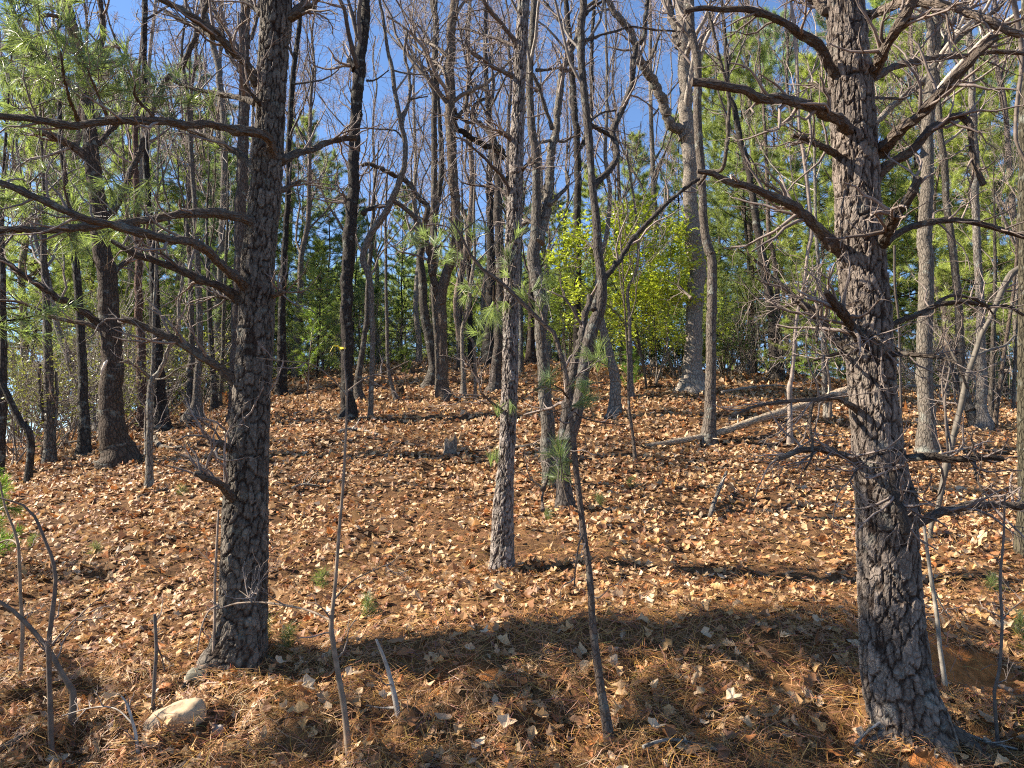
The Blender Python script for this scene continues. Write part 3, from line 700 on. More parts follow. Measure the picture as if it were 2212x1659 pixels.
# the centre pine
tree('pine_tree', 'slender straight grey-barked pine standing in the middle foreground', 'tree',
     [(0, 1083, 1246, 60), (0, 1085, 1220, 52), (0, 1087, 1101, 44), (5, 1055, 1300, 108), (5, 1070, 1000, 105), (5, 1080, 700, 103), (5, 1082, 300, 102), (5, 1090, 0, 104), (2, 1110, 1300, 100), (2, 1120, 1000, 94), (2, 1130, 700, 88), (2, 1150, 300, 82), (2, 1165, 0, 84)],
     [(2, [(1135, 300), (1060, 200), (990, 110), (940, 50), (900, 0), (880, -40)], 36, 24, -.3),
      (2, [(1120, 300), (1000, 250), (900, 220), (800, 190), (740, 185)], 26, 14, .4),
      (2, [(1100, 490), (980, 440), (900, 380), (830, 340), (790, 270), (800, 230)], 30, 16, -.3),
      (2, [(1090, 895), (1020, 850), (1000, 838)], 34, 28, -.1),
      (2, [(1085, 1280), (1040, 1150), (980, 1080), (900, 1000), (830, 940), (790, 900), (720, 880)], 26, 12, -.4),
      (2, [(1080, 1300), (1020, 1220), (960, 1200), (850, 1190), (760, 1170)], 24, 10, .3),
      (2, [(1150, 1100), (1190, 1060), (1260, 1040)], 22, 10, -.2),
      (5, [(1040, 1010), (990, 970), (930, 920), (890, 880), (870, 780), (800, 700)], 22, 8, -.3)],
     D=7.1, col=(.30, .25, .21), near=dict(plate=(.038, .10), depth=.0085, seed=23, ns=72, row=.02), ext=6, twig=1.3, twigL=.6, mat=M_PINE, limb_col=(.17, .13, .105), flare=.25,
     tufts_=[(5, 1070, 90, -.2, 2), (5, 1090, 340, -.2, 1), (5, 1060, 960, -.15, 2), (5, 960, 1340, -.1, 2), (2, 1130, 1500, -.2, 1), (5, 970, 340, .2, 3, .08), (5, 860, 500, .2, 3, .08), (5, 790, 200, .1, 3, .06), (2, 510, 1500, .2, 3, .07), (2, 640, 1530, .2, 3, .07), (2, 720, 1620, .2, 3, .06)], ndl=(.13, .0019, 42))

# the young pine that leans left across the centre pine
tree('pine_sapling', 'thin young pine leaning left in front of the forked trees, with green needle tufts', 'sapling',
     [(8, 440, 1125, 46), (8, 405, 900, 38), (8, 375, 700, 34), (8, 350, 500, 30), (8, 338, 300, 28), (8, 312, 100, 24), (5, 1515, 1500, 38), (5, 1492, 1300, 36), (5, 1480, 1150, 34), (5, 1458, 980, 34), (5, 1440, 800, 32), (5, 1400, 620, 30), (5, 1360, 500, 30),
      (5, 1280, 430, 29), (5, 1120, 270, 27), (5, 1000, 160, 25), (5, 900, 90, 23), (5, 820, -5, 22), (2, 790, 1570, 18), (2, 750, 1490, 15), (2, 690, 1400, 10)],
     [(5, [(1480, 1000), (1560, 1050), (1700, 1080), (1830, 1090)], 14, 6, .5), (5, [(1450, 870), (1540, 740), (1600, 690), (1670, 640)], 14, 7, .3), (5, [(1450, 920), (1400, 860), (1340, 830)], 13, 7, -.2),
      (5, [(1470, 1000), (1540, 950), (1600, 900)], 13, 7, -.2), (5, [(1490, 1240), (1450, 1260), (1400, 1290)], 12, 7, -.2), (5, [(1495, 1420), (1430, 1410), (1370, 1370)], 12, 7, .1), (5, [(1290, 1500), (1320, 1420), (1350, 1330)], 26, 12, .2), (5, [(1290, 1640), (1285, 1560), (1290, 1500), (1260, 1470)], 22, 10, .2),
      (5, [(1300, 440), (1260, 330), (1210, 260)], 12, 6, .2), (2, [(760, 1500), (830, 1440), (900, 1390)], 10, 6, .2), (8, [(312, 100), (290, 150), (275, 250), (270, 330)], 12, 7, -.2), (8, [(345, 430), (335, 340), (318, 300)], 8, 5, .2)],
     D=4.25, col=(.17, .125, .095), ext=0, twig=.5, twigL=.3, mat=M_PINE, flare=.15, lim_sides=6, ndl=(.12, .0015, 44),
     tufts_=[(5, 1690, 640, .3, 3, .035), (5, 1600, 660, .3, 2, .035), (5, 1340, 830, -.2, 3, .04), (5, 1600, 900, -.2, 3, .035), (5, 1560, 960, -.2, 1, .03), (5, 1420, 1280, -.2, 2, .035), (5, 1370, 1370, .1, 3, .04), (5, 1440, 1350, .1, 3, .035), (5, 1220, 250, .2, 3, .035), (5, 1180, 300, .2, 1, .03), (5, 1060, 80, .1, 1, .03), (2, 880, 1440, .2, 2, .04), (5, 940, 360, .1, 3, .05), (2, 520, 1490, .2, 2, .04), (2, 660, 1540, .2, 2, .05)])
# foreground saplings
def sapling(label, trunk, limbs, D, col, twig=.6, twigL=.25, **kw):
    return tree('sapling', label, 'sapling', trunk, limbs, D=D, col=col, ext=0, twig=twig, twigL=twigL, mat=M_TWIG, flare=.1, lim_sides=5, **kw)
sapling('pale lichen-spotted sapling in the lower left centre, rising past the yellow ribbon', [(7, 1510, 1135, 26), (7, 1490, 880, 25), (7, 1460, 700, 23), (7, 1432, 520, 22), (7, 1432, 480, 20), (7, 1450, 300, 15), (7, 1465, 100, 14), (5, 5, 1480, 18), (5, 20, 1200, 15), (5, 28, 880, 13), (5, 12, 700, 9), (5, 20, 560, 6)],
        [(7, [(1432, 480), (1330, 435), (1200, 410), (1100, 400), (1000, 410), (940, 430)], 11, 6, .3), (7, [(1090, 400), (1070, 375), (1035, 350)], 7, 4, .2), (7, [(1100, 395), (1120, 345)], 6, 4, .2), (7, [(1440, 390), (1520, 310), (1620, 260), (1700, 225)], 9, 4, .3),
         (5, [(28, 880), (150, 790), (280, 750), (430, 680)], 12, 5, .3), (5, [(28, 900), (-60, 800), (-200, 700), (-400, 680), (-550, 660)], 10, 5, -.1)], 4.2, (.20, .145, .10))
sapling('thin whip-like sapling at the far left, bending over toward the left edge', [(7, 222, 1130, 22), (7, 220, 900, 21), (7, 212, 600, 20), (7, 228, 430, 18), (7, 240, 300, 16), (7, 222, 200, 14), (7, 190, 120, 13), (7, 150, 30, 11), (7, 100, -20, 9), (7, 0, -50, 7)],
        [(7, [(212, 600), (260, 540), (330, 470), (400, 440)], 9, 5, .2)], 4.15, (.14, .10, .072))
sapling('crooked grey stick sapling leaning left in the lower left corner', [(7, 315, 800, 26), (7, 270, 710, 22), (7, 220, 620, 20), (7, 150, 530, 18), (7, 60, 440, 16), (7, -30, 380, 14)], [], 4.45, (.16, .115, .08))
sapling('straight thin brown sapling beside the left edge', [(7, 95, 570, 16), (7, 90, 400, 14), (7, 80, 150, 13), (7, 60, 80, 11), (7, 20, -20, 9), (7, 0, -120, 7)], [(7, [(80, 150), (40, 130), (-20, 150)], 9, 6, .1)], 5.0, (.25, .18, .12))
sapling('short dark broken stick standing left of the left foreground pine', [(7, 668, 720, 15), (7, 675, 600, 14), (7, 668, 452, 13)], [(7, [(672, 580), (700, 640), (712, 700)], 8, 5, .1)], 4.6, (.10, .08, .065), twig=.3)
sapling('small forked pale twig in the bottom left foreground', [(7, 600, 1130, 16), (7, 585, 960, 12), (7, 545, 830, 9), (7, 525, 805, 6)], [(7, [(580, 930), (500, 860), (400, 855), (270, 890)], 7, 4, .1)], 4.15, (.38, .32, .26), twig=.8, twigL=.15)
sapling('short pale leaning stick on the bank beside the lichen-spotted sapling', [(7, 1735, 975, 20), (7, 1720, 880, 20), (7, 1690, 740, 18), (7, 1655, 630, 14), (7, 1625, 560, 10)], [(7, [(1705, 855), (1640, 855), (1580, 845)], 10, 6, .1)], 4.5, (.34, .29, .24), twig=.3)
sapling('thin brown stem with a drooping shoot hugging the left foreground pine', [(7, 925, 530, 12), (7, 930, 300, 11), (7, 940, 100, 10), (7, 945, 0, 7)], [(7, [(945, 410), (900, 440), (870, 510), (850, 620)], 8, 6, -.2)], 5.15, (.30, .22, .16), twig=.3)
sapling('grey slender curved sapling right of the right foreground pine', [(8, 1875, 820, 22), (8, 1868, 730, 20), (8, 1850, 600, 18), (8, 1835, 440, 17), (8, 1815, 320, 16), (8, 1795, 180, 14), (8, 1772, 40, 12), (6, 1420, 1500, 14), (6, 1390, 1350, 12)],
        [(8, [(1820, 340), (1860, 420), (1890, 460)], 8, 5, .1)], 4.9, (.30, .26, .21), twig=.4)
sapling('dark upright stem near the right edge with a curl of green leaves', [(8, 2085, 800, 14), (8, 2105, 700, 13), (8, 2118, 500, 12), (8, 2110, 300, 11), (8, 2125, 120, 10), (8, 2130, -60, 8)], [(8, [(2115, 480), (2160, 430), (2212, 390)], 6, 4, .1)], 4.5, (.13, .10, .08), twig=.6)
tree('sapling', 'leaning grey sapling between the right foreground pine and the pale trunks', 'sapling', [(8, 1805, 200, 20), (8, 1815, 60, 18), (6, 1640, 1640, 30), (6, 1700, 1350, 38), (6, 1740, 1200, 38), (6, 1800, 950, 38), (6, 1830, 800, 36), (6, 1880, 650, 34), (6, 1930, 500, 32), (6, 1975, 420, 30), (6, 2060, 220, 40), (6, 2120, 120, 44), (6, 2240, 40, 30)],
     [(6, [(1870, 650), (1980, 610), (2080, 580), (2140, 520), (2250, 515)], 20, 12, .5), (6, [(1825, 850), (1800, 760), (1700, 560), (1680, 530)], 18, 8, .2)], D=8.2, col=(.12, .10, .075), ext=0, twig=.8, twigL=.6, mat=M_TWIG, flare=.1)
exec_vines = [('hanging bare vine just right of the right foreground pine', [(6, [(1365, -60), (1368, 200), (1390, 400), (1400, 700), (1410, 1100), (1412, 1300)], 16, 14)], 5.6),
              ('looping dark vine hanging at the right edge', [(3, [(2120, -40), (2150, 100), (2180, 300), (2180, 450), (2150, 700), (2145, 900), (2190, 1000), (2240, 1100)], 34, 22)], 5.0),
              ('pair of thin bent vines hanging in front of the pale trunks on the right', [(6, [(1720, 1380), (1700, 1150), (1690, 900), (1720, 700), (1660, 560), (1700, 480), (1800, 420)], 16, 9), (6, [(1745, 1330), (1690, 1000), (1670, 800), (1700, 650)], 12, 8)], 7.0)]
for lab, vl, D_ in exec_vines:
    base = at(*q(vl[0][0], *vl[0][1][0]), D_); root = empty('vine', base, lab, 'vine')
    for p_, pts_, a_, b_ in vl:
        S_ = spline(limb_pts(D_, p_, pts_, a_, b_, .15), .04); m_ = MB(); tubes(m_, S_[None, :, :3], S_[None, :, 3], 6, (.15, .115, .09), .1); m_.build('stem', M_TWIG, root, base)

# ------------------------------------------------------------------ middle distance trees
T = tree
T('hardwood_tree', 'dark furrowed trunk marked with a yellow ribbon', 'tree', [(5, 35, 1055, 92), (5, 30, 800, 76), (5, 30, 400, 78), (5, 35, 0, 80), (2, 70, 1300, 76), (2, 75, 1000, 74), (2, 90, 700, 76), (2, 105, 500, 78), (2, 130, 300, 70), (2, 145, 150, 66), (2, 152, 0, 60)],
  [(2, [(85, 440), (60, 410), (45, 390)], 60, 46, 0), (2, [(60, 1310), (30, 1295), (15, 1290)], 34, 26, 0), (2, [(130, 1370), (200, 1330), (290, 1320), (330, 1260)], 34, 24, .6), (2, [(160, 520), (220, 510), (300, 450)], 16, 8, .5)], col=DARK, crown=10, twigL=1.2)
T('hardwood_tree', 'crooked slim tree forking beside the ribbon-marked trunk', 'tree', [(5, 178, 1060, 32), (5, 190, 800, 34), (5, 195, 500, 34), (5, 188, 300, 36), (5, 175, 150, 40), (5, 130, 20, 44), (2, 170, 1530, 44), (2, 220, 1450, 44), (2, 290, 1350, 44), (2, 330, 1260, 42), (2, 370, 1150, 38), (2, 402, 1050, 36), (2, 402, 900, 34), (2, 380, 800, 32), (2, 340, 600, 30), (2, 320, 450, 28), (2, 290, 300, 24), (2, 260, 100, 20), (2, 240, 0, 18)],
  [(2, [(330, 1290), (390, 1330), (450, 1380), (500, 1440), (520, 1530)], 30, 34, .3), (2, [(382, 800), (400, 730), (430, 640), (430, 480), (400, 350), (420, 200)], 30, 16, .5), (2, [(430, 640), (480, 630), (550, 620)], 16, 8, .3), (2, [(400, 900), (340, 840), (240, 830), (140, 820)], 16, 8, .5)], col=GREY, crown=12, twigL=1.3)
T('hardwood_tree', 'rough brown trunk splitting into a V, its left limb crooked', 'tree', [(5, 655, 930, 84), (5, 650, 800, 74), (5, 645, 600, 72), (5, 640, 400, 70), (5, 640, 250, 74), (5, 665, 130, 64), (5, 710, 0, 66), (2, 735, 1500, 66), (2, 722, 1250, 62), (2, 700, 1000, 66), (2, 695, 800, 68), (2, 690, 500, 66), (2, 700, 200, 62), (2, 718, 0, 56)],
  [(5, [(635, 330), (600, 200), (575, 60), (555, -40), (525, -110), (530, -200), (545, -300), (485, -375), (430, -460), (350, -505), (270, -545), (180, -582), (125, -575)], 54, 26, -.3), (2, [(660, 640), (600, 560), (500, 420), (420, 300)], 30, 14, .5), (2, [(720, 700), (740, 740), (830, 790), (850, 740), (840, 700)], 26, 16, .3), (2, [(730, 760), (790, 690), (810, 560), (820, 500), (880, 410)], 28, 14, .4)],
  col=BROWN, crown=16, twigL=1.4)
T('hardwood_tree', 'slim straight grey trunk just left of the V-split brown tree', 'tree', [(5, 612, 870, 32), (5, 608, 600, 30), (5, 590, 300, 32), (2, 585, 1640, 42), (2, 590, 1200, 42), (2, 590, 900, 40), (2, 592, 600, 38), (2, 596, 400, 40), (2, 600, 150, 42), (2, 580, 0, 40)], [], col=GREY, crown=16, D=19.5)
T('hardwood_tree', 'grey flared trunk standing just behind the V-split brown tree', 'tree', [(5, 572, 845, 86), (5, 585, 700, 62), (5, 560, 550, 60), (5, 530, 350, 58), (5, 515, 150, 54), (5, 505, 0, 50), (2, 610, 1300, 40), (2, 640, 1000, 34), (2, 620, 700, 26)], [], col=(.26, .22, .18), crown=10)
T('hardwood_tree', 'leaning tree half hidden left of the centre pine', 'tree', [(5, 972, 890, 84), (5, 990, 700, 66), (5, 1010, 500, 64), (5, 1020, 300, 62), (5, 1010, 0, 60), (2, 1000, 1400, 60), (2, 1005, 1200, 56), (2, 985, 1000, 54), (2, 950, 800, 40), (2, 930, 600, 36), (2, 920, 300, 30), (2, 925, 0, 24)],
  [(2, [(1030, 1010), (1010, 950), (920, 935), (850, 900), (780, 850), (725, 820), (720, 750)], 46, 36, -.6), (2, [(960, 880), (900, 800), (830, 760), (850, 680), (900, 640), (960, 620)], 34, 22, .4), (2, [(1000, 1200), (1080, 1130), (1180, 1060), (1230, 990)], 30, 18, .3)], col=DARK, crown=14, twigL=1.3)
T('hardwood_tree', 'forked tree with a lichen-streaked left trunk right of the centre pine', 'tree', [(5, 1335, 1490, 88), (5, 1322, 1300, 90), (5, 1312, 1000, 86), (5, 1290, 700, 80), (5, 1272, 500, 80), (5, 1282, 300, 84), (5, 1255, 200, 86), (5, 1240, 100, 88), (5, 1225, -10, 86), (2, 1245, 1500, 76), (2, 1252, 1300, 60), (2, 1240, 1000, 56), (2, 1212, 800, 54), (2, 1202, 500, 50), (2, 1222, 200, 46), (2, 1232, 0, 44)],
  [(2, [(1265, 1560), (1300, 1420), (1330, 1200), (1350, 950), (1370, 850), (1390, 650), (1410, 480), (1450, 380), (1500, 260), (1530, 150), (1560, 60), (1640, 0)], 70, 28, .5), (2, [(1260, 1450), (1200, 1420), (1165, 1440)], 34, 30, .2), (2, [(1330, 1310), (1400, 1250), (1450, 1180), (1440, 1100)], 30, 20, .3), (2, [(1350, 830), (1290, 640), (1240, 500), (1210, 460)], 28, 22, -.3), (2, [(1240, 930), (1330, 900), (1420, 910), (1500, 870)], 26, 14, .4), (2, [(1250, 450), (1340, 445), (1420, 440), (1500, 490)], 22, 12, .4), (2, [(1245, 590), (1300, 520), (1340, 470)], 20, 10, .2)],
  col=(.24, .205, .165), crown=14, twigL=1.1)
T('hardwood_tree', 'dark furrowed double-stemmed tree twisting right behind the leaning young pine', 'tree', [(5, 1432, 1625, 96), (5, 1420, 1450, 86), (5, 1422, 1250, 84), (5, 1470, 1150, 84), (5, 1515, 950, 80), (5, 1565, 680, 80), (5, 1600, 500, 82), (5, 1655, 350, 76), (5, 1672, 200, 66), (5, 1650, 60, 60), (2, 1640, 1640, 60), (2, 1630, 1400, 54), (2, 1602, 1150, 50), (2, 1582, 900, 52), (2, 1562, 700, 52), (2, 1547, 500, 50), (2, 1530, 250, 50), (2, 1540, 100, 52), (2, 1552, 0, 52)],
  [(5, [(1420, 1200), (1440, 1000), (1480, 780), (1530, 560), (1560, 400), (1600, 260)], 64, 48, .5), (5, [(1610, 350), (1690, 150), (1750, 70), (1810, -10), (1860, -95), (1950, -195), (2050, -295), (2197, -425), (2290, -490)], 42, 28, .5),
   (2, [(1610, 1200), (1700, 1110), (1760, 1000), (1740, 850), (1800, 700), (1860, 550), (1870, 400), (1890, 300), (1930, 240), (1950, 100), (1960, 0)], 48, 30, .9), (2, [(1590, 800), (1650, 830), (1720, 870), (1745, 900)], 32, 26, .8), (2, [(1555, 260), (1650, 230), (1760, 200), (1850, 170), (2000, 190), (2197, 205)], 22, 12, .6), (2, [(1560, 90), (1620, 40), (1690, 0)], 26, 18, .3), (2, [(1600, 770), (1680, 720), (1760, 710)], 18, 10, .5), (2, [(1620, 1600), (1580, 1560), (1560, 1545)], 20, 12, .2)],
  col=(.14, .115, .095), crown=14, twigL=1.1)
T('hardwood_tree', 'short grey curved trunk right of the twisting double-stemmed tree', 'tree', [(5, 1742, 1045, 82), (5, 1752, 900, 70), (5, 1748, 780, 68), (5, 1715, 640, 60), (5, 1685, 520, 52), (5, 1665, 420, 46), (5, 1640, 250, 40), (5, 1660, 0, 34), (2, 1700, 1500, 30), (2, 1720, 1250, 28), (2, 1690, 1000, 26), (2, 1700, 700, 22)], [], col=(.27, .23, .185), crown=10)
T('hardwood_tree', 'straight dark trunk far behind the fork of the twisting tree', 'tree', [(5, 1510, 760, 58), (5, 1510, 400, 50), (2, 1512, 1640, 50), (2, 1510, 1300, 50), (2, 1512, 1000, 46), (2, 1492, 700, 42), (2, 1480, 500, 40), (2, 1460, 250, 36), (2, 1440, 0, 34)], [(2, [(1500, 1000), (1560, 880), (1600, 700), (1600, 400), (1610, 200), (1620, 0)], 36, 24, .5), (2, [(1455, 240), (1400, 150), (1340, 60), (1290, 0)], 24, 12, .4)], col=DARK, crown=14, D=22)
T('hardwood_tree', 'big pale oak with a flared base right of the yellow-green evergreen', 'tree', [(6, 68, 880, 150), (6, 62, 820, 128), (6, 72, 650, 112), (6, 85, 400, 106), (6, 100, 100, 108), (3, 75, 1600, 112), (3, 55, 1300, 94), (3, 42, 1000, 92), (3, 30, 850, 96), (3, 20, 600, 88), (3, 12, 300, 80), (3, -10, 0, 76)],
  [(2, [(2205, 870), (2100, 780), (2050, 620), (1980, 500), (1930, 430), (1890, 330), (1850, 200), (1780, 120), (1700, 0), (1660, -60)], 74, 40, -1.0), (3, [(-20, 300), (-60, 130), (-100, 0), (-120, -60)], 60, 44, .6), (3, [(40, 500), (110, 300), (160, 200), (200, 60)], 30, 18, .6), (2, [(1910, 430), (1980, 380), (2010, 300), (2040, 220)], 28, 16, .4)], col=(.33, .275, .22), crown=18, twigL=1.6, flare=.45)
T('hardwood_tree', 'slim wavy trunk standing just right of the big pale oak', 'tree', [(6, 163, 1205, 84), (6, 172, 1050, 74), (6, 182, 900, 70), (6, 190, 600, 66), (6, 195, 300, 66), (6, 190, 0, 60), (3, 190, 1640, 64), (3, 150, 1500, 58), (3, 126, 1200, 52), (3, 110, 900, 56), (3, 100, 600, 54), (3, 95, 400, 52), (3, 62, 200, 54), (3, 55, 0, 56)], [(3, [(110, 1180), (170, 1110), (260, 1080), (290, 900), (300, 600), (250, 400), (200, 200), (170, 80)], 30, 26, -1.2), (6, [(60, 280), (20, 240), (-20, 200)], 20, 12, .2)], col=(.23, .185, .145), crown=10)
T('hardwood_tree', 'dark leaning trunk in the laurel thicket right of the big pale oak', 'tree', [(6, 600, 775, 76), (6, 590, 500, 66), (6, 562, 300, 60), (6, 530, 100, 54), (3, 490, 1500, 52), (3, 445, 1200, 44), (3, 410, 1000, 44), (3, 375, 900, 42), (3, 340, 700, 36), (3, 300, 600, 30), (3, 280, 300, 24)], [], col=DARK, crown=10, D=23)
T('hardwood_tree', 'second dark trunk close behind the one leaning in the laurel thicket', 'tree', [(6, 645, 770, 34), (6, 625, 500, 32), (6, 610, 200, 32), (6, 590, 0, 30), (3, 560, 1500, 28), (3, 540, 1000, 24)], [], col=(.15, .11, .085), crown=8, D=24)
T('sapling', 'thin crooked pale sapling with a broken lower stem left of the right pine', 'sapling', [(6, 692, 1215, 36), (6, 690, 1000, 32), (6, 690, 850, 38), (6, 705, 790, 26), (6, 722, 600, 26), (6, 740, 400, 24), (6, 780, 200, 22), (6, 805, 0, 22), (3, 832, 1500, 30), (3, 815, 1300, 28), (3, 780, 1000, 26), (3, 752, 800, 24), (3, 740, 500, 22), (3, 722, 200, 20), (3, 702, 0, 18)], [(6, [(770, 260), (830, 110), (900, 60)], 14, 8, .3)], col=(.34, .26, .20), crown=5, ext=2, mat=M_TWIG)
T('sapling', 'slim pale trunk among the green pine boughs left of the right pine', 'sapling', [(6, 935, 1045, 46), (6, 918, 900, 36), (6, 908, 600, 30), (6, 890, 300, 26), (6, 870, 0, 24), (3, 860, 1400, 20), (3, 850, 1000, 18)], [], col=PALE, crown=4, ext=2)
T('hardwood_tree', 'pale lichen-covered trunk just right of the right foreground pine', 'tree', [(6, 1565, 1275, 116), (6, 1562, 1100, 102), (6, 1560, 700, 96), (6, 1572, 400, 96), (6, 1566, 100, 92), (3, 1565, 1500, 90), (3, 1570, 1200, 82), (3, 1572, 900, 76), (3, 1592, 700, 78), (3, 1612, 400, 76), (3, 1625, 150, 66), (3, 1650, 0, 58)],
  [(3, [(1605, 420), (1595, 200), (1560, 60), (1540, -20)], 52, 44, -.2), (3, [(1650, 340), (1700, 290), (1770, 250), (1830, 200), (2000, 80), (2080, 0)], 46, 28, .5), (3, [(1690, 300), (1720, 190), (1790, 90), (1850, 0)], 34, 22, .2), (3, [(1240, 800), (1330, 700), (1430, 620), (1520, 540), (1600, 470)], 44, 46, .7)], col=(.36, .30, .235), crown=8, twigL=1.1)
T('hardwood_tree', 'pale straight trunk with a dark base near the right edge', 'tree', [(6, 1928, 1115, 84), (6, 1925, 1000, 66), (6, 1925, 800, 60), (6, 1920, 500, 54), (6, 1910, 200, 50), (3, 1892, 1600, 48), (3, 1886, 1300, 48), (3, 1880, 900, 46), (3, 1862, 600, 44), (3, 1850, 300, 40), (3, 1830, 0, 38)], [], col=(.46, .39, .32), crown=8)
T('hardwood_tree', 'grey trunk leaning left into the pale straight trunk near the right edge', 'tree', [(6, 1870, 1080, 56), (6, 1835, 950, 52), (6, 1805, 800, 54), (6, 1785, 500, 50), (6, 1765, 200, 48), (3, 1735, 1600, 46), (3, 1700, 1300, 44), (3, 1680, 1000, 44), (3, 1660, 850, 40), (3, 1640, 500, 34)], [(6, [(1850, 1000), (1770, 830), (1700, 680), (1640, 600)], 56, 24, .3)], col=(.25, .205, .16), crown=8, D=15.2)
for k_, (lab, tr, c_) in enumerate([('thin brown stem right of the pale dark-based trunk', [(6, 2010, 1090, 30), (6, 2040, 850, 26), (6, 2075, 600, 24), (6, 2120, 300, 22), (6, 2150, 0, 20), (3, 2160, 1400, 16)], (.27, .20, .15)), ('dark thin stem between the two stems behind the pale dark-based trunk', [(6, 1980, 1060, 36), (6, 1990, 800, 30), (6, 2000, 500, 28), (6, 2010, 200, 22), (3, 2010, 1500, 18)], (.16, .13, .105)),
                                     ('slim stem near the right edge leaning over the crest', [(6, 2130, 1000, 22), (6, 2140, 700, 22), (6, 2160, 400, 20), (6, 2180, 0, 18), (3, 2190, 1300, 14)], (.28, .23, .18))]):
    T('sapling', lab, 'sapling', tr, [], col=c_, crown=6, ext=1.5, D=[15.5, 15.9, 17.5][k_])
T('hardwood_tree', 'dark mossy trunk cut off by the right edge of the picture', 'tree', [(0, 2218, 1200, 30), (0, 2215, 1000, 28), (0, 2214, 700, 26), (0, 2214, 300, 24), (0, 2218, 0, 22)], [], col=(.10, .085, .055), crown=3, ext=3)
T('hardwood_tree', 'large scaly oak on the left with a white scar and drooping limbs', 'tree', [(4, 745, 1335, 190), (4, 735, 1240, 165), (4, 725, 1100, 152), (4, 716, 800, 136), (4, 710, 500, 126), (4, 700, 300, 124), (4, 680, 100, 122), (1, 655, 1600, 112), (1, 640, 1400, 106), (1, 615, 1200, 100), (1, 590, 1000, 98), (1, 575, 800, 86), (1, 562, 650, 80), (1, 530, 400, 78), (1, 470, 200, 74), (1, 430, 50, 70), (1, 400, -30, 66)],
  [(1, [(560, 1000), (450, 930), (380, 890), (300, 860), (220, 850)], 64, 44, -.4), (1, [(590, 970), (660, 890), (730, 820), (800, 760)], 44, 30, .4), (1, [(560, 420), (600, 350), (640, 300), (660, 200), (650, 50), (640, -20)], 46, 38, .3), (1, [(660, 1450), (740, 1330), (800, 1200), (860, 1060), (920, 930), (950, 830), (1000, 640), (1080, 500), (1170, 420), (1230, 290), (1290, 130), (1340, 0)], 48, 34, .8), (4, [(730, 120), (800, 50), (860, 0)], 40, 30, .3),
   (4, [(650, 450), (560, 380), (450, 310), (360, 270), (250, 190), (150, 130), (60, 60), (0, 20)], 50, 30, -.6), (4, [(670, 490), (580, 450), (470, 430), (350, 400), (250, 360), (150, 310), (0, 290)], 32, 20, -.3), (1, [(430, 120), (300, 100), (200, 130), (60, 90)], 30, 16, -.4)],
  col=(.17, .125, .09), crown=10, twigL=1.1, flare=.3)
T('sapling', 'lichen-covered forked sapling right of the scarred oak', 'sapling', [(4, 952, 1505, 46), (4, 960, 1200, 42), (4, 966, 900, 42), (4, 978, 800, 36), (4, 984, 700, 26), (4, 988, 400, 24), (4, 1000, 200, 22), (4, 1005, 0, 20), (1, 1010, 1400, 16)], [(4, [(985, 790), (1060, 690), (1080, 600), (1140, 500), (1150, 300), (1165, 200), (1180, 60)], 36, 18, -.2), (4, [(960, 790), (900, 740), (830, 690), (770, 690)], 24, 10, -.2), (4, [(990, 800), (1060, 790), (1150, 730), (1280, 690)], 14, 7, -.3), (4, [(940, 1280), (935, 1100), (940, 940)], 22, 14, 0)], col=(.29, .25, .20), crown=5, ext=1.5)
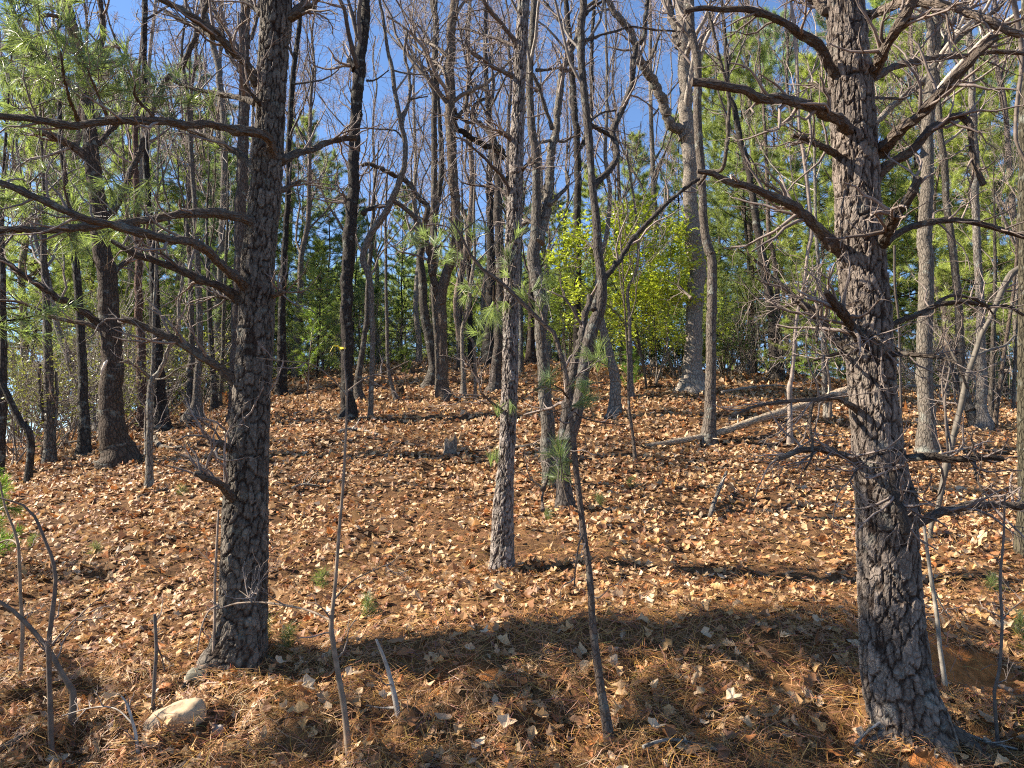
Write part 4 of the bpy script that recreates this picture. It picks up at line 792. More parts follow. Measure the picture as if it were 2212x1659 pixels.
L_ = [('black-barked trunk with a broad base right of the lichen-covered sapling', [(4, 1035, 1125, 104), (4, 1028, 1000, 84), (4, 1020, 800, 76), (4, 1000, 500, 66), (4, 990, 200, 60), (4, 980, 0, 56), (1, 960, 1400, 46), (1, 935, 1000, 42), (1, 925, 500, 40), (1, 930, 0, 36)], (.075, .06, .05), None),
      ('grey paired trunks growing from one base left of the left pine', [(4, 1245, 1050, 104), (4, 1262, 930, 60), (4, 1275, 700, 44), (4, 1282, 400, 42), (4, 1270, 100, 38), (1, 1260, 1500, 34), (1, 1230, 1000, 30), (1, 1200, 600, 24)], (.19, .16, .13), [(4, [(1230, 1020), (1222, 850), (1230, 600), (1226, 300), (1215, 0), (1200, -200)], 50, 28, .3)]),
      ('reddish pine trunk behind the scarred oak', [(4, 912, 1030, 66), (4, 905, 700, 58), (4, 895, 400, 52), (4, 890, 50, 46), (1, 880, 1400, 40), (1, 870, 800, 34)], (.19, .115, .085), None),
      ('leaning birch-like grey trunk left of the scarred oak', [(4, 640, 1150, 56), (4, 590, 1000, 54), (4, 540, 870, 48), (4, 480, 780, 46), (4, 430, 630, 44), (4, 380, 500, 40), (4, 340, 330, 36), (4, 310, 150, 32), (4, 260, 0, 28), (1, 220, 1500, 24), (1, 150, 1200, 20)], (.32, .29, .255), None),
      ('dark upright trunk just left of the scarred oak', [(4, 542, 1165, 72), (4, 538, 1000, 62), (4, 530, 800, 58), (4, 520, 500, 52), (4, 500, 200, 48), (4, 480, 20, 44), (1, 440, 1300, 36), (1, 400, 1000, 32), (1, 380, 600, 26)], (.095, .08, .065), None),
      ('grey-brown trunk wrapped in brush at the left', [(4, 320, 1140, 66), (4, 312, 900, 60), (4, 308, 600, 54), (4, 300, 300, 48), (4, 280, 0, 40)], (.20, .165, .13), [(4, [(280, 1060), (260, 880), (250, 700)], 30, 22, .1), (4, [(350, 1100), (365, 900), (360, 750)], 26, 18, .1)]),
      ('dark stick-like trunk leaning right at the left edge', [(4, 195, 1185, 44), (4, 140, 1080, 42), (4, 100, 1000, 40), (4, 50, 890, 36), (4, 0, 780, 30)], (.09, .075, .06), None),
      ('dark trunk cut by the left edge in front of the brush', [(4, 12, 1060, 56), (4, 18, 800, 50), (4, 20, 500, 44), (4, 15, 100, 36), (1, 10, 1400, 30)], (.10, .08, .065), None),
      ('short slim dark trunk between the paired trunks and the left pine', [(4, 1372, 935, 46), (4, 1365, 700, 36), (4, 1350, 450, 32), (4, 1340, 200, 28), (4, 1330, 0, 24)], (.11, .09, .075), None),
      ('dark trunk showing just right of the left pine', [(4, 1808, 800, 66), (4, 1810, 600, 56), (4, 1815, 300, 46), (4, 1825, 0, 40), (1, 1850, 1200, 36), (1, 1860, 800, 34), (1, 1890, 400, 34), (1, 1930, 100, 30)], (.085, .07, .06), None),
      ('brown trunk rising directly behind the left edge of the left pine', [(4, 1500, 1000, 70), (4, 1520, 500, 72), (4, 1535, 100, 74), (1, 1545, 1400, 74), (1, 1558, 1000, 72), (1, 1568, 600, 70), (1, 1570, 300, 68), (1, 1572, 50, 66)], (.15, .115, .09), [(1, [(1580, 300), (1630, 200), (1650, 100), (1670, 0)], 34, 20, .4), (1, [(1540, 450), (1460, 330), (1420, 180), (1360, 0)], 36, 20, .5)]),
      ('light grey trunk in the gap behind the left pine limbs', [(4, 1390, 900, 40), (4, 1400, 400, 36), (1, 1440, 1000, 44), (1, 1410, 500, 44), (1, 1360, 260, 40), (1, 1300, 0, 34)], (.27, .235, .19), None),
      ('slim leaning stem beside the paired trunks at the left', [(4, 1415, 900, 24), (4, 1430, 600, 24), (4, 1440, 300, 22), (4, 1450, 0, 20)], (.24, .2, .16), None)]
LD = [None, None, 16, None, 13.6, 13.2, 12.0, 12.6, 18.5, 20.5, 15.5, 21, 19]
for (lab, tr, c_, lb), D_ in zip(L_, LD):
    T('hardwood_tree', lab, 'tree', tr, lb or [], col=c_, crown=7, D=D_, ext=3)
for lab, tr, c_, D_ in [('thin dead stem right of the centre gap with a bent top', [(5, 1862, 920, 34), (5, 1852, 700, 28), (5, 1845, 400, 24), (5, 1835, 230, 22), (5, 1880, 130, 20), (5, 1900, 0, 18), (2, 1890, 1400, 16), (2, 1830, 1000, 12)], (.28, .225, .18), None),
                        ('slender dark stem in front of the thin dead stem', [(5, 1880, 1330, 22), (5, 1865, 1150, 20), (5, 1845, 1000, 18), (5, 1838, 800, 16), (5, 1830, 600, 12)], (.20, .155, .12), None),
                        ('thin leaning grey stem left of the V-split brown tree', [(5, 345, 930, 28), (5, 315, 820, 24), (5, 295, 700, 24), (5, 290, 500, 22), (5, 285, 300, 20), (5, 280, 60, 18), (2, 280, 1400, 16)], (.26, .215, .175), None),
                        ('thin brown stem just left of the leaning half-hidden tree', [(5, 855, 940, 22), (5, 855, 700, 20), (5, 840, 560, 18), (5, 800, 500, 14)], (.24, .18, .13), None),
                        ('pale slim stem midway between the V-split tree and the centre pine', [(5, 780, 905, 38), (5, 775, 700, 28), (5, 770, 500, 26), (5, 810, 350, 26), (5, 830, 150, 24), (5, 850, 0, 20), (2, 845, 1400, 18)], (.30, .25, .2), None),
                        ('grey trunk pair just right of the ribbon-marked trunk', [(5, 110, 930, 56), (5, 105, 800, 46), (5, 135, 600, 36), (5, 160, 400, 34), (5, 170, 100, 30), (2, 200, 1400, 24)], (.22, .185, .15), None),
                        ('blue-grey trunk seen through the gap right of the centre pine', [(5, 1148, 765, 34), (5, 1150, 500, 30), (5, 1145, 200, 28), (2, 1140, 1400, 24)], (.22, .20, .18), 24),
                        ('dark short trunk far back in the centre gap', [(5, 830, 745, 40), (5, 825, 500, 32), (5, 820, 250, 28), (5, 815, 0, 24)], (.09, .075, .065), 26),
                        ('slim far trunk left of the dark short trunk in the centre gap', [(5, 755, 765, 28), (5, 758, 500, 24), (5, 765, 200, 22), (5, 770, -200, 18)], (.12, .10, .08), 25),
                        ('broad dark trunk far back beside the leaning half-hidden tree', [(5, 945, 700, 110), (5, 955, 500, 76), (5, 960, 250, 64), (5, 955, 0, 56), (2, 950, 1300, 44)], (.07, .06, .052), 28),
                        ('dark stump-like trunk beyond the forked lichen-streaked tree', [(5, 1210, 650, 66), (5, 1212, 550, 50), (5, 1215, 400, 44), (5, 1220, 100, 36)], (.10, .07, .055), 29)]:
    T('hardwood_tree', lab, 'tree', tr, [], col=c_, crown=6, D=D_, ext=2)

# ------------------------------------------------------------------ background trees
def bg_hardwood(H, seedtone, name='hardwood_tree'):
    mb = MB(); tw = MB()
    n = 14; z = np.linspace(-.3, H, n); P = np.stack([np.cumsum(rng.normal(0, .09, n)), np.cumsum(rng.normal(0, .09, n)), z], 1); P[0, :2] = P[1, :2] = 0
    R = np.linspace(.115, .025, n); R[0] = .15
    S = spline(np.concatenate([P, R[:, None]], 1), .3)
    tubes(mb, S[None, :, :3], S[None, :, 3], 9, seedtone, .05)
    St = resample(S, 30)
    P1, R1 = spawn(St[None, 8:, :3], St[None, 8:, 3], 17, (0, 1), (.45, .95), (.22, .36), .5, 8, .17, .13, .012, H)
    P2, R2 = spawn(P1, R1, 5, (.2, 1), (.45, .95), (.3, .6), .5, 6, .22, .10, .007)
    P3, R3 = spawn(P2, R2, 5, (.2, 1), (.4, .95), (.4, .75), .6, 5, .25, .06, .0055)
    P4, R4 = spawn(P3, R3, 6, (.2, 1), (.4, 1.1), (.5, .95), .7, 3, .3, .05, .0045)
    tubes(mb, P1, R1, 5, seedtone); tubes(tw, P2, R2, 4, TWIG); tubes(tw, P3, R3, 3, (.33, .25, .22)); tubes(tw, P4, R4, 3, (.36, .27, .245))
    return mb.mesh('trunk', M_BARK), tw.mesh('twigs', M_TWIG)
def place(name, meshes, parts, x, D, H0, top_y, label, cat, group, hscale=None):
    X = (x-1106)/F*D; b = ground_pt(X, D); b[2] -= .05
    if top_y is not None:
        zt = at(x, top_y, D)[2]; s = max(.35, (zt-b[2])/H0)
    else: s = hscale
    r = empty(name, b, label, cat, group); r.rotation_euler = (0, 0, float(rng.uniform(0, 6.28)))
    w = s**.6 if s > 1 else s**.8
    r.scale = (w, w, s)
    for m_, pn in zip(meshes, parts):
        o = bpy.data.objects.new(pn, m_); COL.objects.link(o); o.parent = r
        if pn in ('twigs', 'needles', 'leaves'): o['kind'] = 'stuff'
    return r
HW = [bg_hardwood(13, c_) for c_ in [(.34, .28, .22), (.24, .19, .155), (.46, .39, .32), (.32, .24, .185)]]
ZONES = [(130, 'at the left edge'), (300, 'behind the scarred oak'), (480, 'between the scarred oak and the left pine'), (690, 'just right of the left pine'), (850, 'behind the ribbon-marked trunk'), (1000, 'behind the V-split brown tree'),
         (1140, 'behind the centre pine'), (1300, 'behind the forked trees'), (1470, 'behind the yellow-green evergreen'), (1640, 'behind the big pale oak'), (1800, 'left of the right pine'), (2050, 'just right of the right pine'), (9999, 'at the right edge')]
def far_zone(x): return [z for a, z in ZONES if x < a][0]
USED = {}
def unique(label, D):   # tell near ones from far ones where the rest of the label agrees
    for pre in ('', 'nearer ', 'farther ', 'slimmer ', 'smaller '):
        if (pre+label) not in USED: USED[pre+label] = 1; return pre+label
    return label
i = 0
for x, D, ty in [(560, 24, -150), (640, 27, -60), (900, 31, -20), (985, 26, -220), (1040, 33, 20), (1120, 28, -80), (1180, 35, 60), (1350, 34, 0), (1410, 30, -200), (1620, 27, -200), (800, 36, 80), (1250, 38, 120),
               (450, 24, -150), (360, 25, -100), (250, 28, -200), (110, 26, -100), (20, 23, -200), (1720, 30, -100), (1850, 25, -150), (2060, 22, -120), (2150, 27, -50), (2230, 20, -200), (500, 32, 0), (745, 30, -50), (1530, 38, 80), (600, 36, 60), (940, 37, 60), (1100, 38, 100)]:
    place('hardwood_tree', HW[i % 4], ('trunk', 'twigs'), x+rng.uniform(-15, 15), D, 13, ty, unique(('brown', 'dark', 'pale', 'reddish-brown')[i % 4]+' bare twiggy hardwood far back '+far_zone(x), D), 'tree', 'far bare hardwoods '+far_zone(x)); i += 1

def bg_pine(H, low, tone, dens, ncol, wide=1.0):
    mb = MB(); nb = MB()
    n = 10; z = np.linspace(-.3, H, n); P = np.stack([np.cumsum(rng.normal(0, .05, n)), np.cumsum(rng.normal(0, .05, n)), z], 1)
    R = np.linspace(.075, .010, n)
    tubes(mb, P[None], R[None], 9, tone, .05)
    zs = np.arange(low, H-.2, .42); pos = []; d = []; L = []
    for zz in zs:
        kk = rng.integers(4, 7); a0 = rng.uniform(0, 6.28)
        for j in range(kk):
            a = a0+j*6.283/kk+rng.normal(0, .2); t = (zz-low)/(H-low)
            pos.append([0, 0, zz+rng.normal(0, .06)]); el = rng.normal(.05+.5*t, .12); d.append([math.cos(a)*math.cos(el), math.sin(a)*math.cos(el), math.sin(el)])
            L.append(wide*(2.4*(1-t)**.7+.35)*rng.uniform(.6, 1.15))
    pos = np.array(pos); d = np.array(d); L = np.array(L)
    P1 = path(pos, d, L, 6, .10, .05); R1 = np.maximum(L*.010, .008)[:, None]*np.linspace(1, .3, 6)
    tubes(mb, P1, R1, 4, (.16, .12, .095))
    P2, R2 = spawn(P1, R1, 5, (.3, 1), (.4, .9), (.22, .42), .6, 4, .14, .06, .004)
    tubes(mb, P2, R2, 3, (.16, .12, .095))
    m2 = len(P2)
    C = []; Dn = []
    for t in (1, 2, 3):
        C.append(P2[:, t]); Dn.append(P2[:, t]-P2[:, t-1])
    C.append(P1[:, -1]); Dn.append(P1[:, -1]-P1[:, -2]); C.append(P1[:, -2]); Dn.append(P1[:, -1]-P1[:, -2])
    C = np.concatenate(C); Dn = np.concatenate(Dn)
    kp = rng.uniform(size=len(C)) < .85
    tufts(nb, C[kp], Dn[kp], dens, .20, .0050, ncol, 1.3, .30, True)
    return mb.mesh('trunk', M_BARK), nb.mesh('needles', M_NEEDLE)
rng = np.random.default_rng(99)
PN = [bg_pine(12, 1.2, (.16, .12, .10), 46, (.36, .42, .15)), bg_pine(12, 3.0, (.14, .11, .09), 46, (.26, .33, .15), 1.15), bg_pine(12, 2.0, (.16, .12, .10), 46, (.43, .49, .15), .95), bg_pine(5.5, .3, (.16, .12, .10), 46, (.33, .39, .13), .8)]
def pzone(x): return far_zone(x)
i = 0
for x, D, ty, k_ in [(40, 22, 120, 0), (120, 28, 200, 1), (270, 30, 180, 0), (400, 29, 250, 0), (470, 22, 330, 1), (525, 33, 300, 0), (640, 34, 250, 0), (700, 31, 330, 1), (670, 26, 520, 0),
                     (760, 34, 420, 1), (870, 36, 400, 0), (990, 38, 440, 0), (1110, 35, 380, 1), (1210, 37, 420, 0), (1270, 34, 360, 2), (1390, 36, 290, 0), (1380, 27, 420, 2), (1490, 37, 250, 0),
                     (1560, 29, 120, 2), (1600, 35, 150, 0), (1640, 26, 40, 0), (1700, 32, 20, 1), (1790, 24, 120, 2), (1770, 21, 560, 2), (1850, 30, 20, 1), (1920, 26, 60, 2), (1960, 31, -20, 0), (2030, 24, 40, 2), (2090, 28, 20, 0), (2140, 21, 150, 2), (2190, 25, 60, 1), (2250, 22, 60, 2), (1540, 24, 560, 2), (-20, 26, 60, 1), (160, 32, 100, 0), (380, 34, 120, 1), (440, 35, 200, 0), (230, 36, 150, 1), (560, 38, 420, 0),
                     (500, 30, 640, 3), (545, 34, 600, 3), (585, 38, 640, 3), (630, 33, 660, 3), (680, 37, 620, 3), (725, 40, 640, 3), (775, 36, 600, 3), (815, 41, 620, 3), (850, 37, 660, 3), (895, 42, 600, 3), (925, 38, 650, 3), (965, 42, 600, 3), (1005, 38, 640, 3), (1045, 41, 600, 3), (1085, 37, 650, 3), (1130, 41, 610, 3), (1175, 38, 640, 3), (1215, 41, 600, 3), (1260, 37, 620, 3), (1310, 40, 600, 3), (1500, 34, 600, 3), (1560, 36, 560, 3), (1620, 33, 600, 3), (1680, 35, 560, 3), (1740, 33, 620, 3),
                     (150, 24, 500, 3), (320, 27, 560, 3), (390, 25, 620, 3), (450, 28, 560, 3), (240, 25, 600, 3), (1870, 30, 640, 3), (1940, 28, 620, 3), (2060, 27, 600, 3), (2130, 29, 560, 3), (2210, 27, 620, 3), (520, 44, 560, 3), (570, 46, 600, 3), (650, 45, 560, 3), (705, 47, 580, 3), (745, 45, 560, 3), (795, 47, 560, 3), (870, 46, 540, 3), (910, 47, 560, 3), (945, 48, 540, 3), (985, 47, 560, 3), (1025, 48, 540, 3), (1065, 47, 560, 3), (1105, 48, 540, 3), (1150, 46, 560, 3), (1195, 47, 540, 3), (1240, 46, 560, 3), (1285, 45, 540, 3), (1340, 44, 540, 3), (1780, 36, 600, 3), (1830, 34, 620, 3), (1900, 34, 600, 3), (1980, 33, 600, 3), (2030, 32, 620, 3), (2100, 33, 600, 3), (2170, 32, 620, 3)]:
    place('pine_tree', PN[k_], ('trunk', 'needles'), x+rng.uniform(-12, 12), D, 12 if k_ < 3 else 5.5, ty, unique(('feathery green', 'dark bluish green', 'bright yellow-green', 'low bushy green')[k_]+' pine in the background '+pzone(x), D), 'tree', 'background green pines '+pzone(x)); i += 1

for k_, (X_, Y_, s_) in enumerate([(-4.9, 3.75, .62)]):   # unseen pine added beyond the left edge to shade the bank
    b_ = ground_pt(X_, Y_); r_ = empty('pine_tree', b_, 'unseen pine added outside the left edge so its shade falls across the bank', 'tree', 'unseen pines added beyond the left edge'); r_.scale = (.75, .75, s_); r_.rotation_euler = (0, 0, k_*1.7)
    for m_, pn in zip(PN[1], ('trunk', 'needles')):
        o = bpy.data.objects.new(pn, m_); COL.objects.link(o); o.parent = r_
        if pn == 'needles': o['kind'] = 'stuff'
# ------------------------------------------------------------------ shrubs
def bush(nst, H, spread, leafy=None, lv=2, tone=(.20, .165, .13)):
    mb = MB()
    a = rng.uniform(0, 6.28, nst); r = rng.uniform(0, .3, nst)
    pos = np.stack([np.cos(a)*r, np.sin(a)*r, np.full(nst, -.05)], 1); d = nrm(np.stack([np.cos(a)*spread, np.sin(a)*spread, np.ones(nst)], 1))
    P1 = path(pos, d, H*rng.uniform(.6, 1.1, nst), 8, .17, .03); R1 = rng.uniform(.008, .02, nst)[:, None]*np.linspace(1, .3, 8)
    P2, R2 = spawn(P1, R1, 6, (.2, 1), (.4, 1.1), (.3, .6), .6, 6, .25, .05, .004)
    P3, R3 = spawn(P2, R2, 4, (.2, 1), (.4, 1.1), (.4, .8), .6, 4, .25, .05, .003)
    tubes(mb, P1, R1, 5, tone); tubes(mb, P2, R2, 4, TWIG); tubes(mb, P3, R3, 3, TWIG)
    ms = [mb.mesh('stems', M_TWIG)]
    if leafy:
        ln, ls, lc = leafy
        lb = MB(); C = np.repeat(P3[:, 1:].reshape(-1, 3), ln, 0)+rng.normal(0, .05, (len(P3)*3*ln, 3)); n = len(C)
        V, f = leaf_local(([0, .5, 1.], [.04, .24, .03]), n); Rm = rotmats(n, .7)
        W = np.einsum('nij,nkj->nki', Rm, V*(ls*rng.uniform(.7, 1.3, n))[:, None, None])+C[:, None, :]
        c = np.array(lc)*rng.uniform(.6, 1.4, (n, 1)); kk = V.shape[1]
        lb.add(W.reshape(-1, 3), (f[None]+(np.arange(n)*kk)[:, None, None]).reshape(-1, 4), np.repeat(c, kk, 0))
        ms.append(lb.mesh('leaves', M_LEAF, smooth=False))
    return ms
BB = [bush(9, 2.6, .5), bush(12, 1.8, .8), bush(7, 3.4, .35)]
BL = [bush(8, 2.4, .55, (1, .07, (.22, .22, .08))), bush(10, 2.0, .7, (2, .08, (.07, .11, .035)))]
for x, D, s in [(0, 13.5, 1.0), (70, 14.2, 1.1), (130, 15.5, 1.3), (170, 14.6, .9), (30, 16.5, 1.4), (215, 15.6, 1.0), (265, 16.5, 1.1), (340, 19, 1.3), (400, 22, 1.4), (430, 20, 1.0), (480, 27, 1.5), (520, 26, 1.2), (655, 33, 1.3), (760, 33, 1.3), (800, 29, 1.0), (950, 33, 1.2), (1000, 34, 1.2), (1060, 31, 1.0), (1100, 34, 1.2), (1180, 30, 1.0), (1270, 29, 1.0), (20, 15, 1.2), (60, 17, 1.4), (110, 14.5, 1.0), (150, 17, 1.5), (190, 19, 1.3), (240, 17.5, 1.2), (300, 18, 1.3), (280, 21, 1.6), (380, 20, 1.2), (330, 23, 1.5), (450, 22, 1.2), (-20, 18, 1.6), (90, 20, 1.7), (170, 22, 1.8), (430, 26, 1.4), (490, 24, 1.2), (560, 28, 1.3), (620, 30, 1.2), (700, 29, 1.2), (830, 31, 1.1), (900, 28, 1.0)]:
    lf = rng.uniform() < .45
    place('bare_shrub', BL[0] if lf else BB[int(rng.integers(3))], ('stems', 'leaves'), x, D, 2.4, None, unique(('sparsely yellow-green leaved shrub in the brush ' if lf else 'bare twiggy shrub in the brush ')+far_zone(x), D), 'shrub', ('leafy shrubs ' if lf else 'bare shrubs ')+far_zone(x), s)
for x, D, s in [(1590, 25, 1.2), (1640, 22.5, 1.1), (1690, 24, 1.2), (1740, 22, 1.0), (1560, 27, 1.3), (1620, 28, 1.4), (1800, 24, 1.0), (1480, 26, 1.1), (1900, 24, 1.3), (1960, 23, 1.2), (2010, 21, 1.2), (2060, 24, 1.4), (2110, 20, 1.3), (2160, 22, 1.5), (2205, 19, 1.3), (2240, 21, 1.6), (2080, 18.5, 1.1)]:
    place('bare_shrub', BB[int(rng.integers(3))], ('stems',), x, D, 2.4, None, unique('bare twiggy shrub along the crest '+far_zone(x), D), 'shrub', 'bare shrubs on the crest '+far_zone(x), s)
for x, D, s in [(1390, 23.5, .95), (1430, 22.5, 1.0), (1460, 24, 1.0), (1350, 25, 1.0), (1560, 24, 1.2), (1590, 25.5, 1.2)]:
    place('evergreen_shrub', BL[1], ('stems', 'leaves'), x, D, 2.4, None, unique('dark laurel-like evergreen shrub '+('under the yellow-green evergreen' if x < 1500 else 'right of the big pale oak'), D), 'shrub', 'dark evergreen shrubs by the big oak', s)
def broadleaf(H, rad, ncl, per, ls, lc):
    mb = MB(); lb = MB(); nst = 6
    a = rng.uniform(0, 6.28, nst); d = nrm(np.stack([np.cos(a)*.3, np.sin(a)*.3, np.ones(nst)], 1)); pos = np.stack([np.cos(a)*.12, np.sin(a)*.12, np.full(nst, -.05)], 1)
    P1 = path(pos, d, H*rng.uniform(.7, 1.0, nst), 9, .13, .05); R1 = rng.uniform(.02, .035, nst)[:, None]*np.linspace(1, .25, 9)
    P2, R2 = spawn(P1, R1, ncl//nst, (.22, 1), (.6, 1.2), (.5, 1.1), .5, 6, .2, .06, .006, rad)
    P3, R3 = spawn(P2, R2, 4, (.3, 1), (.4, 1.), (.4, .8), .6, 4, .22, .05, .004)
    tubes(mb, P1, R1, 6, (.14, .11, .085)); tubes(mb, P2, R2, 4, (.14, .11, .085)); tubes(mb, P3, R3, 3, (.14, .11, .085))
    C = np.concatenate([P3[:, 1:].reshape(-1, 3), P2[:, 2:].reshape(-1, 3)]); C = np.repeat(C, per, 0); n = len(C); C = C+rng.normal(0, .085, (n, 3))
    V, f = leaf_local(([0, .5, 1.], [.04, .22, .03]), n); Rm = rotmats(n, .6)
    W = np.einsum('nij,nkj->nki', Rm, V*(ls*rng.uniform(.7, 1.3, n))[:, None, None])+C[:, None, :]
    c = np.array(lc)*rng.uniform(.6, 1.35, (n, 1)); kk = V.shape[1]
    lb.add(W.reshape(-1, 3), (f[None]+(np.arange(n)*kk)[:, None, None]).reshape(-1, 4), np.repeat(c, kk, 0))
    return [mb.mesh('stems', M_TWIG), lb.mesh('leaves', M_LEAF, smooth=False)]
place('evergreen_tree', broadleaf(4.0, 1.9, 84, 7, .11, (.50, .55, .075)), ('stems', 'leaves'), 1405, 19.5, 4.0, 490, 'glossy yellow-green broadleaf evergreen left of the big pale oak', 'tree', None)
place('evergreen_tree', broadleaf(3.6, 1.2, 48, 4, .10, (.32, .38, .075)), ('stems', 'leaves'), 1470, 22.5, 3.6, 600, 'lower green broadleaf evergreen against the big pale oak', 'tree', None)
place('evergreen_tree', broadleaf(4.2, 1.4, 54, 3, .10, (.25, .31, .075)), ('stems', 'leaves'), 1225, 23.5, 4.2, 560, 'darker green broadleaf evergreen behind the forked trees', 'tree', None)

# small pines
def small_pine(H, dens, ncol, nl=.13, w=.003):
    mb = MB(); nb = MB()
    z = np.linspace(-.05, H, 8); P = np.stack([np.cumsum(rng.normal(0, .012*H, 8)), np.cumsum(rng.normal(0, .012*H, 8)), z], 1); R = np.linspace(.011*H, .003, 8)
    tubes(mb, P[None], R[None], 7, BROWN)
    P1, R1 = spawn(P[None], R[None], int(12+6*H), (.2, 1), (.7, 1.2), (.28, .5), .5, 5, .15, .06, .003)
    tubes(mb, P1, R1, 4, BROWN)
    C = np.concatenate([P1[:, -1], P1[:, -2], P1[:, 2], P[-1:]]); Dn = np.concatenate([P1[:, -1]-P1[:, -2], P1[:, -1]-P1[:, -2], P1[:, 2]-P1[:, 1], [[0, 0, 1.]]])
    tufts(nb, C, Dn, dens, nl, w, ncol, .9, .06)
    return [mb.mesh('stem', M_TWIG), nb.mesh('needles', M_NEEDLE)]
for x, y, H, lab, nc in [(1788, 905, 3.2, 'bright green young pine left of the right foreground pine', (.24, .33, .06)), (663, 868, 2.1, 'bright green young pine between the left pine and the ribbon-marked trunk', (.22, .31, .06)), (875, 832, 1.1, 'small drooping dark green conifer beside a low stump', (.10, .14, .035)), (1370, 850, 1.0, 'tiny green pine near the foot of the thin dead stem', (.2, .3, .06))]:
    D_ = hit(x, y); X_ = (x-1106)/F*D_
    r = place('pine_sapling', small_pine(H, 26, nc, .12, .0035), ('stem', 'needles'), x, D_, H, None, lab, 'sapling', None, 1.0)
for x, y, H, D_, lab in [(-15, 1020, 1.0, 7.5, 'green young pine cut off by the left edge'), (2250, 1640, .6, 4.2, 'fresh green young pine cut off by the lower right edge')]:
    place('pine_sapling', small_pine(H, 40, (.17, .27, .05), .12, .0022), ('stem', 'needles'), x, D_, H, None, lab, 'sapling', None, 1.0)
SD = small_pine(.2, 9, (.16, .20, .075), .10, .0012)
for x, y, lab in [(590, 1400, 'green pine seedling at the right foot of the left pine'), (705, 1270, 'seedling with fine green needles left of the lichen-spotted sapling'), (800, 1330, 'wispy green seedling right of the lichen-spotted sapling'), (225, 1200, 'bright green seedling on the leaf litter at the left'), (400, 1070, 'tiny green seedling beside the forked lichen-covered sapling'), (1180, 1130, 'green seedling between the centre pine and the forked trees'), (1290, 1095, 'green seedling right of the twisting tree base'), (1360, 1052, 'small green seedling in the leaves beyond the twisting tree'), (2120, 1270, 'tiny green seedling near the right edge'), (2170, 1380, 'wispy green seedling low at the right edge'), (640, 1405, 'flat spray of green needles in the shade beside the left pine'), (1205, 1000, 'green tuft at the foot of the lichen-streaked trunk'), (90, 1180, 'faint green seedling near the left edge')]:
    D_ = hit(x, y); place('pine_seedling', SD, ('stem', 'needles'), x, D_, .28, None, lab, 'seedling', None, float(rng.uniform(.7, 1.2)))

# ------------------------------------------------------------------ stumps, logs, sticks, stone, ribbon
def stump(x, y, w, h, lab, col):
    D_ = hit(x, y); b = at(x, y, D_); r = w/2*D_/F; H = h*D_/F
    root = empty('stump', b, lab, 'stump')
    z = np.linspace(-.08, H, 9); th = np.arange(28)*2*math.pi/28
    rag = H*(.78+.22*vn(th*2.2, th*0, 41)+.10*np.cos(th-.6)); mb = MB()
    V = np.array([[[b[0]+math.cos(t)*r*(1.35-.35*min(1, zz/H*3))*(1+.09*math.sin(t*7)+.05*math.sin(t*3)), b[1]+math.sin(t)*r*(1+.09*math.sin(t*7)), b[2]+(min(zz, rag[j]*zz/H))] for j, t in enumerate(th)] for zz in z])
    k = np.arange(9*28).reshape(9, 28); k2 = np.roll(k, -1, 1)
    mb.add(V.reshape(-1, 3), np.stack([k[:-1], k2[:-1], k2[1:], k[1:]], -1).reshape(-1, 4), np.array(col)*np.ones((9*28, 1))*rng.uniform(.8, 1.2, (9*28, 1)), V.reshape(-1, 3)-b)
    mb.build('bark', M_BARK, root, b)
    tb = MB(); top = V[-1]; c = top.mean(0)-np.array([0, 0, H*.18]); inner = c+(top-c)*np.array([.6, .6, .3])
    vv = np.concatenate([top*.999+c*.001, inner, [c]]); j = np.arange(28); j2 = np.roll(j, -1)
    tb.add(vv, np.concatenate([np.stack([j, j2, 28+j2], 1), np.stack([j, 28+j2, 28+j], 1), np.stack([28+j, 28+j2, 0*j+56], 1)]), (.26, .18, .11), vv-b); tb.build('broken_top', M_BARK, root, b)
stump(973, 981, 26, 46, 'weathered grey stump left of the centre pine', (.46, .38, .30))
stump(863, 853, 17, 24, 'low brown stump in front of the small drooping conifer', (.20, .13, .085))
def stick(name, lab, cat, pts, w0, w1, col, lift=.02, sides=9, forks=(), ground_snap=True):
    A = []
    n = len(pts)
    for i, (x, y) in enumerate(pts):
        D_ = hit(x, y); c = at(x, y, D_); t = i/(n-1); r = (w0+(w1-w0)*t)/2*D_/F
        A.append([c[0], c[1], float(hz(c[0], c[1]))+lift+r*.6, r])
    S_ = spline(np.array(A), .06); b = S_[0, :3].copy()
    S_[:, 3] *= 1+.12*vn(np.arange(len(S_))*.4, np.zeros(len(S_))+w0, 19)
    root = empty(name, b, lab, cat); mb = MB(); tubes(mb, S_[None, :, :3], S_[None, :, 3], sides, col, .07); mb.build('stem', M_BARK, root, b)
    if len(S_) > 6:
        Rs = resample(S_, 9); P2, R2 = spawn(Rs[None, :, :3], Rs[None, :, 3], 4, (.3, .95), (.5, 1.2), (.5, 1.2), .4, 5, .2, .05, .003, .35)
        for a_ in range(len(P2)):
            tw = MB(); tubes(tw, P2[a_:a_+1], R2[a_:a_+1], 4, col); tw.build('twig', M_TWIG, root, b)
    return root
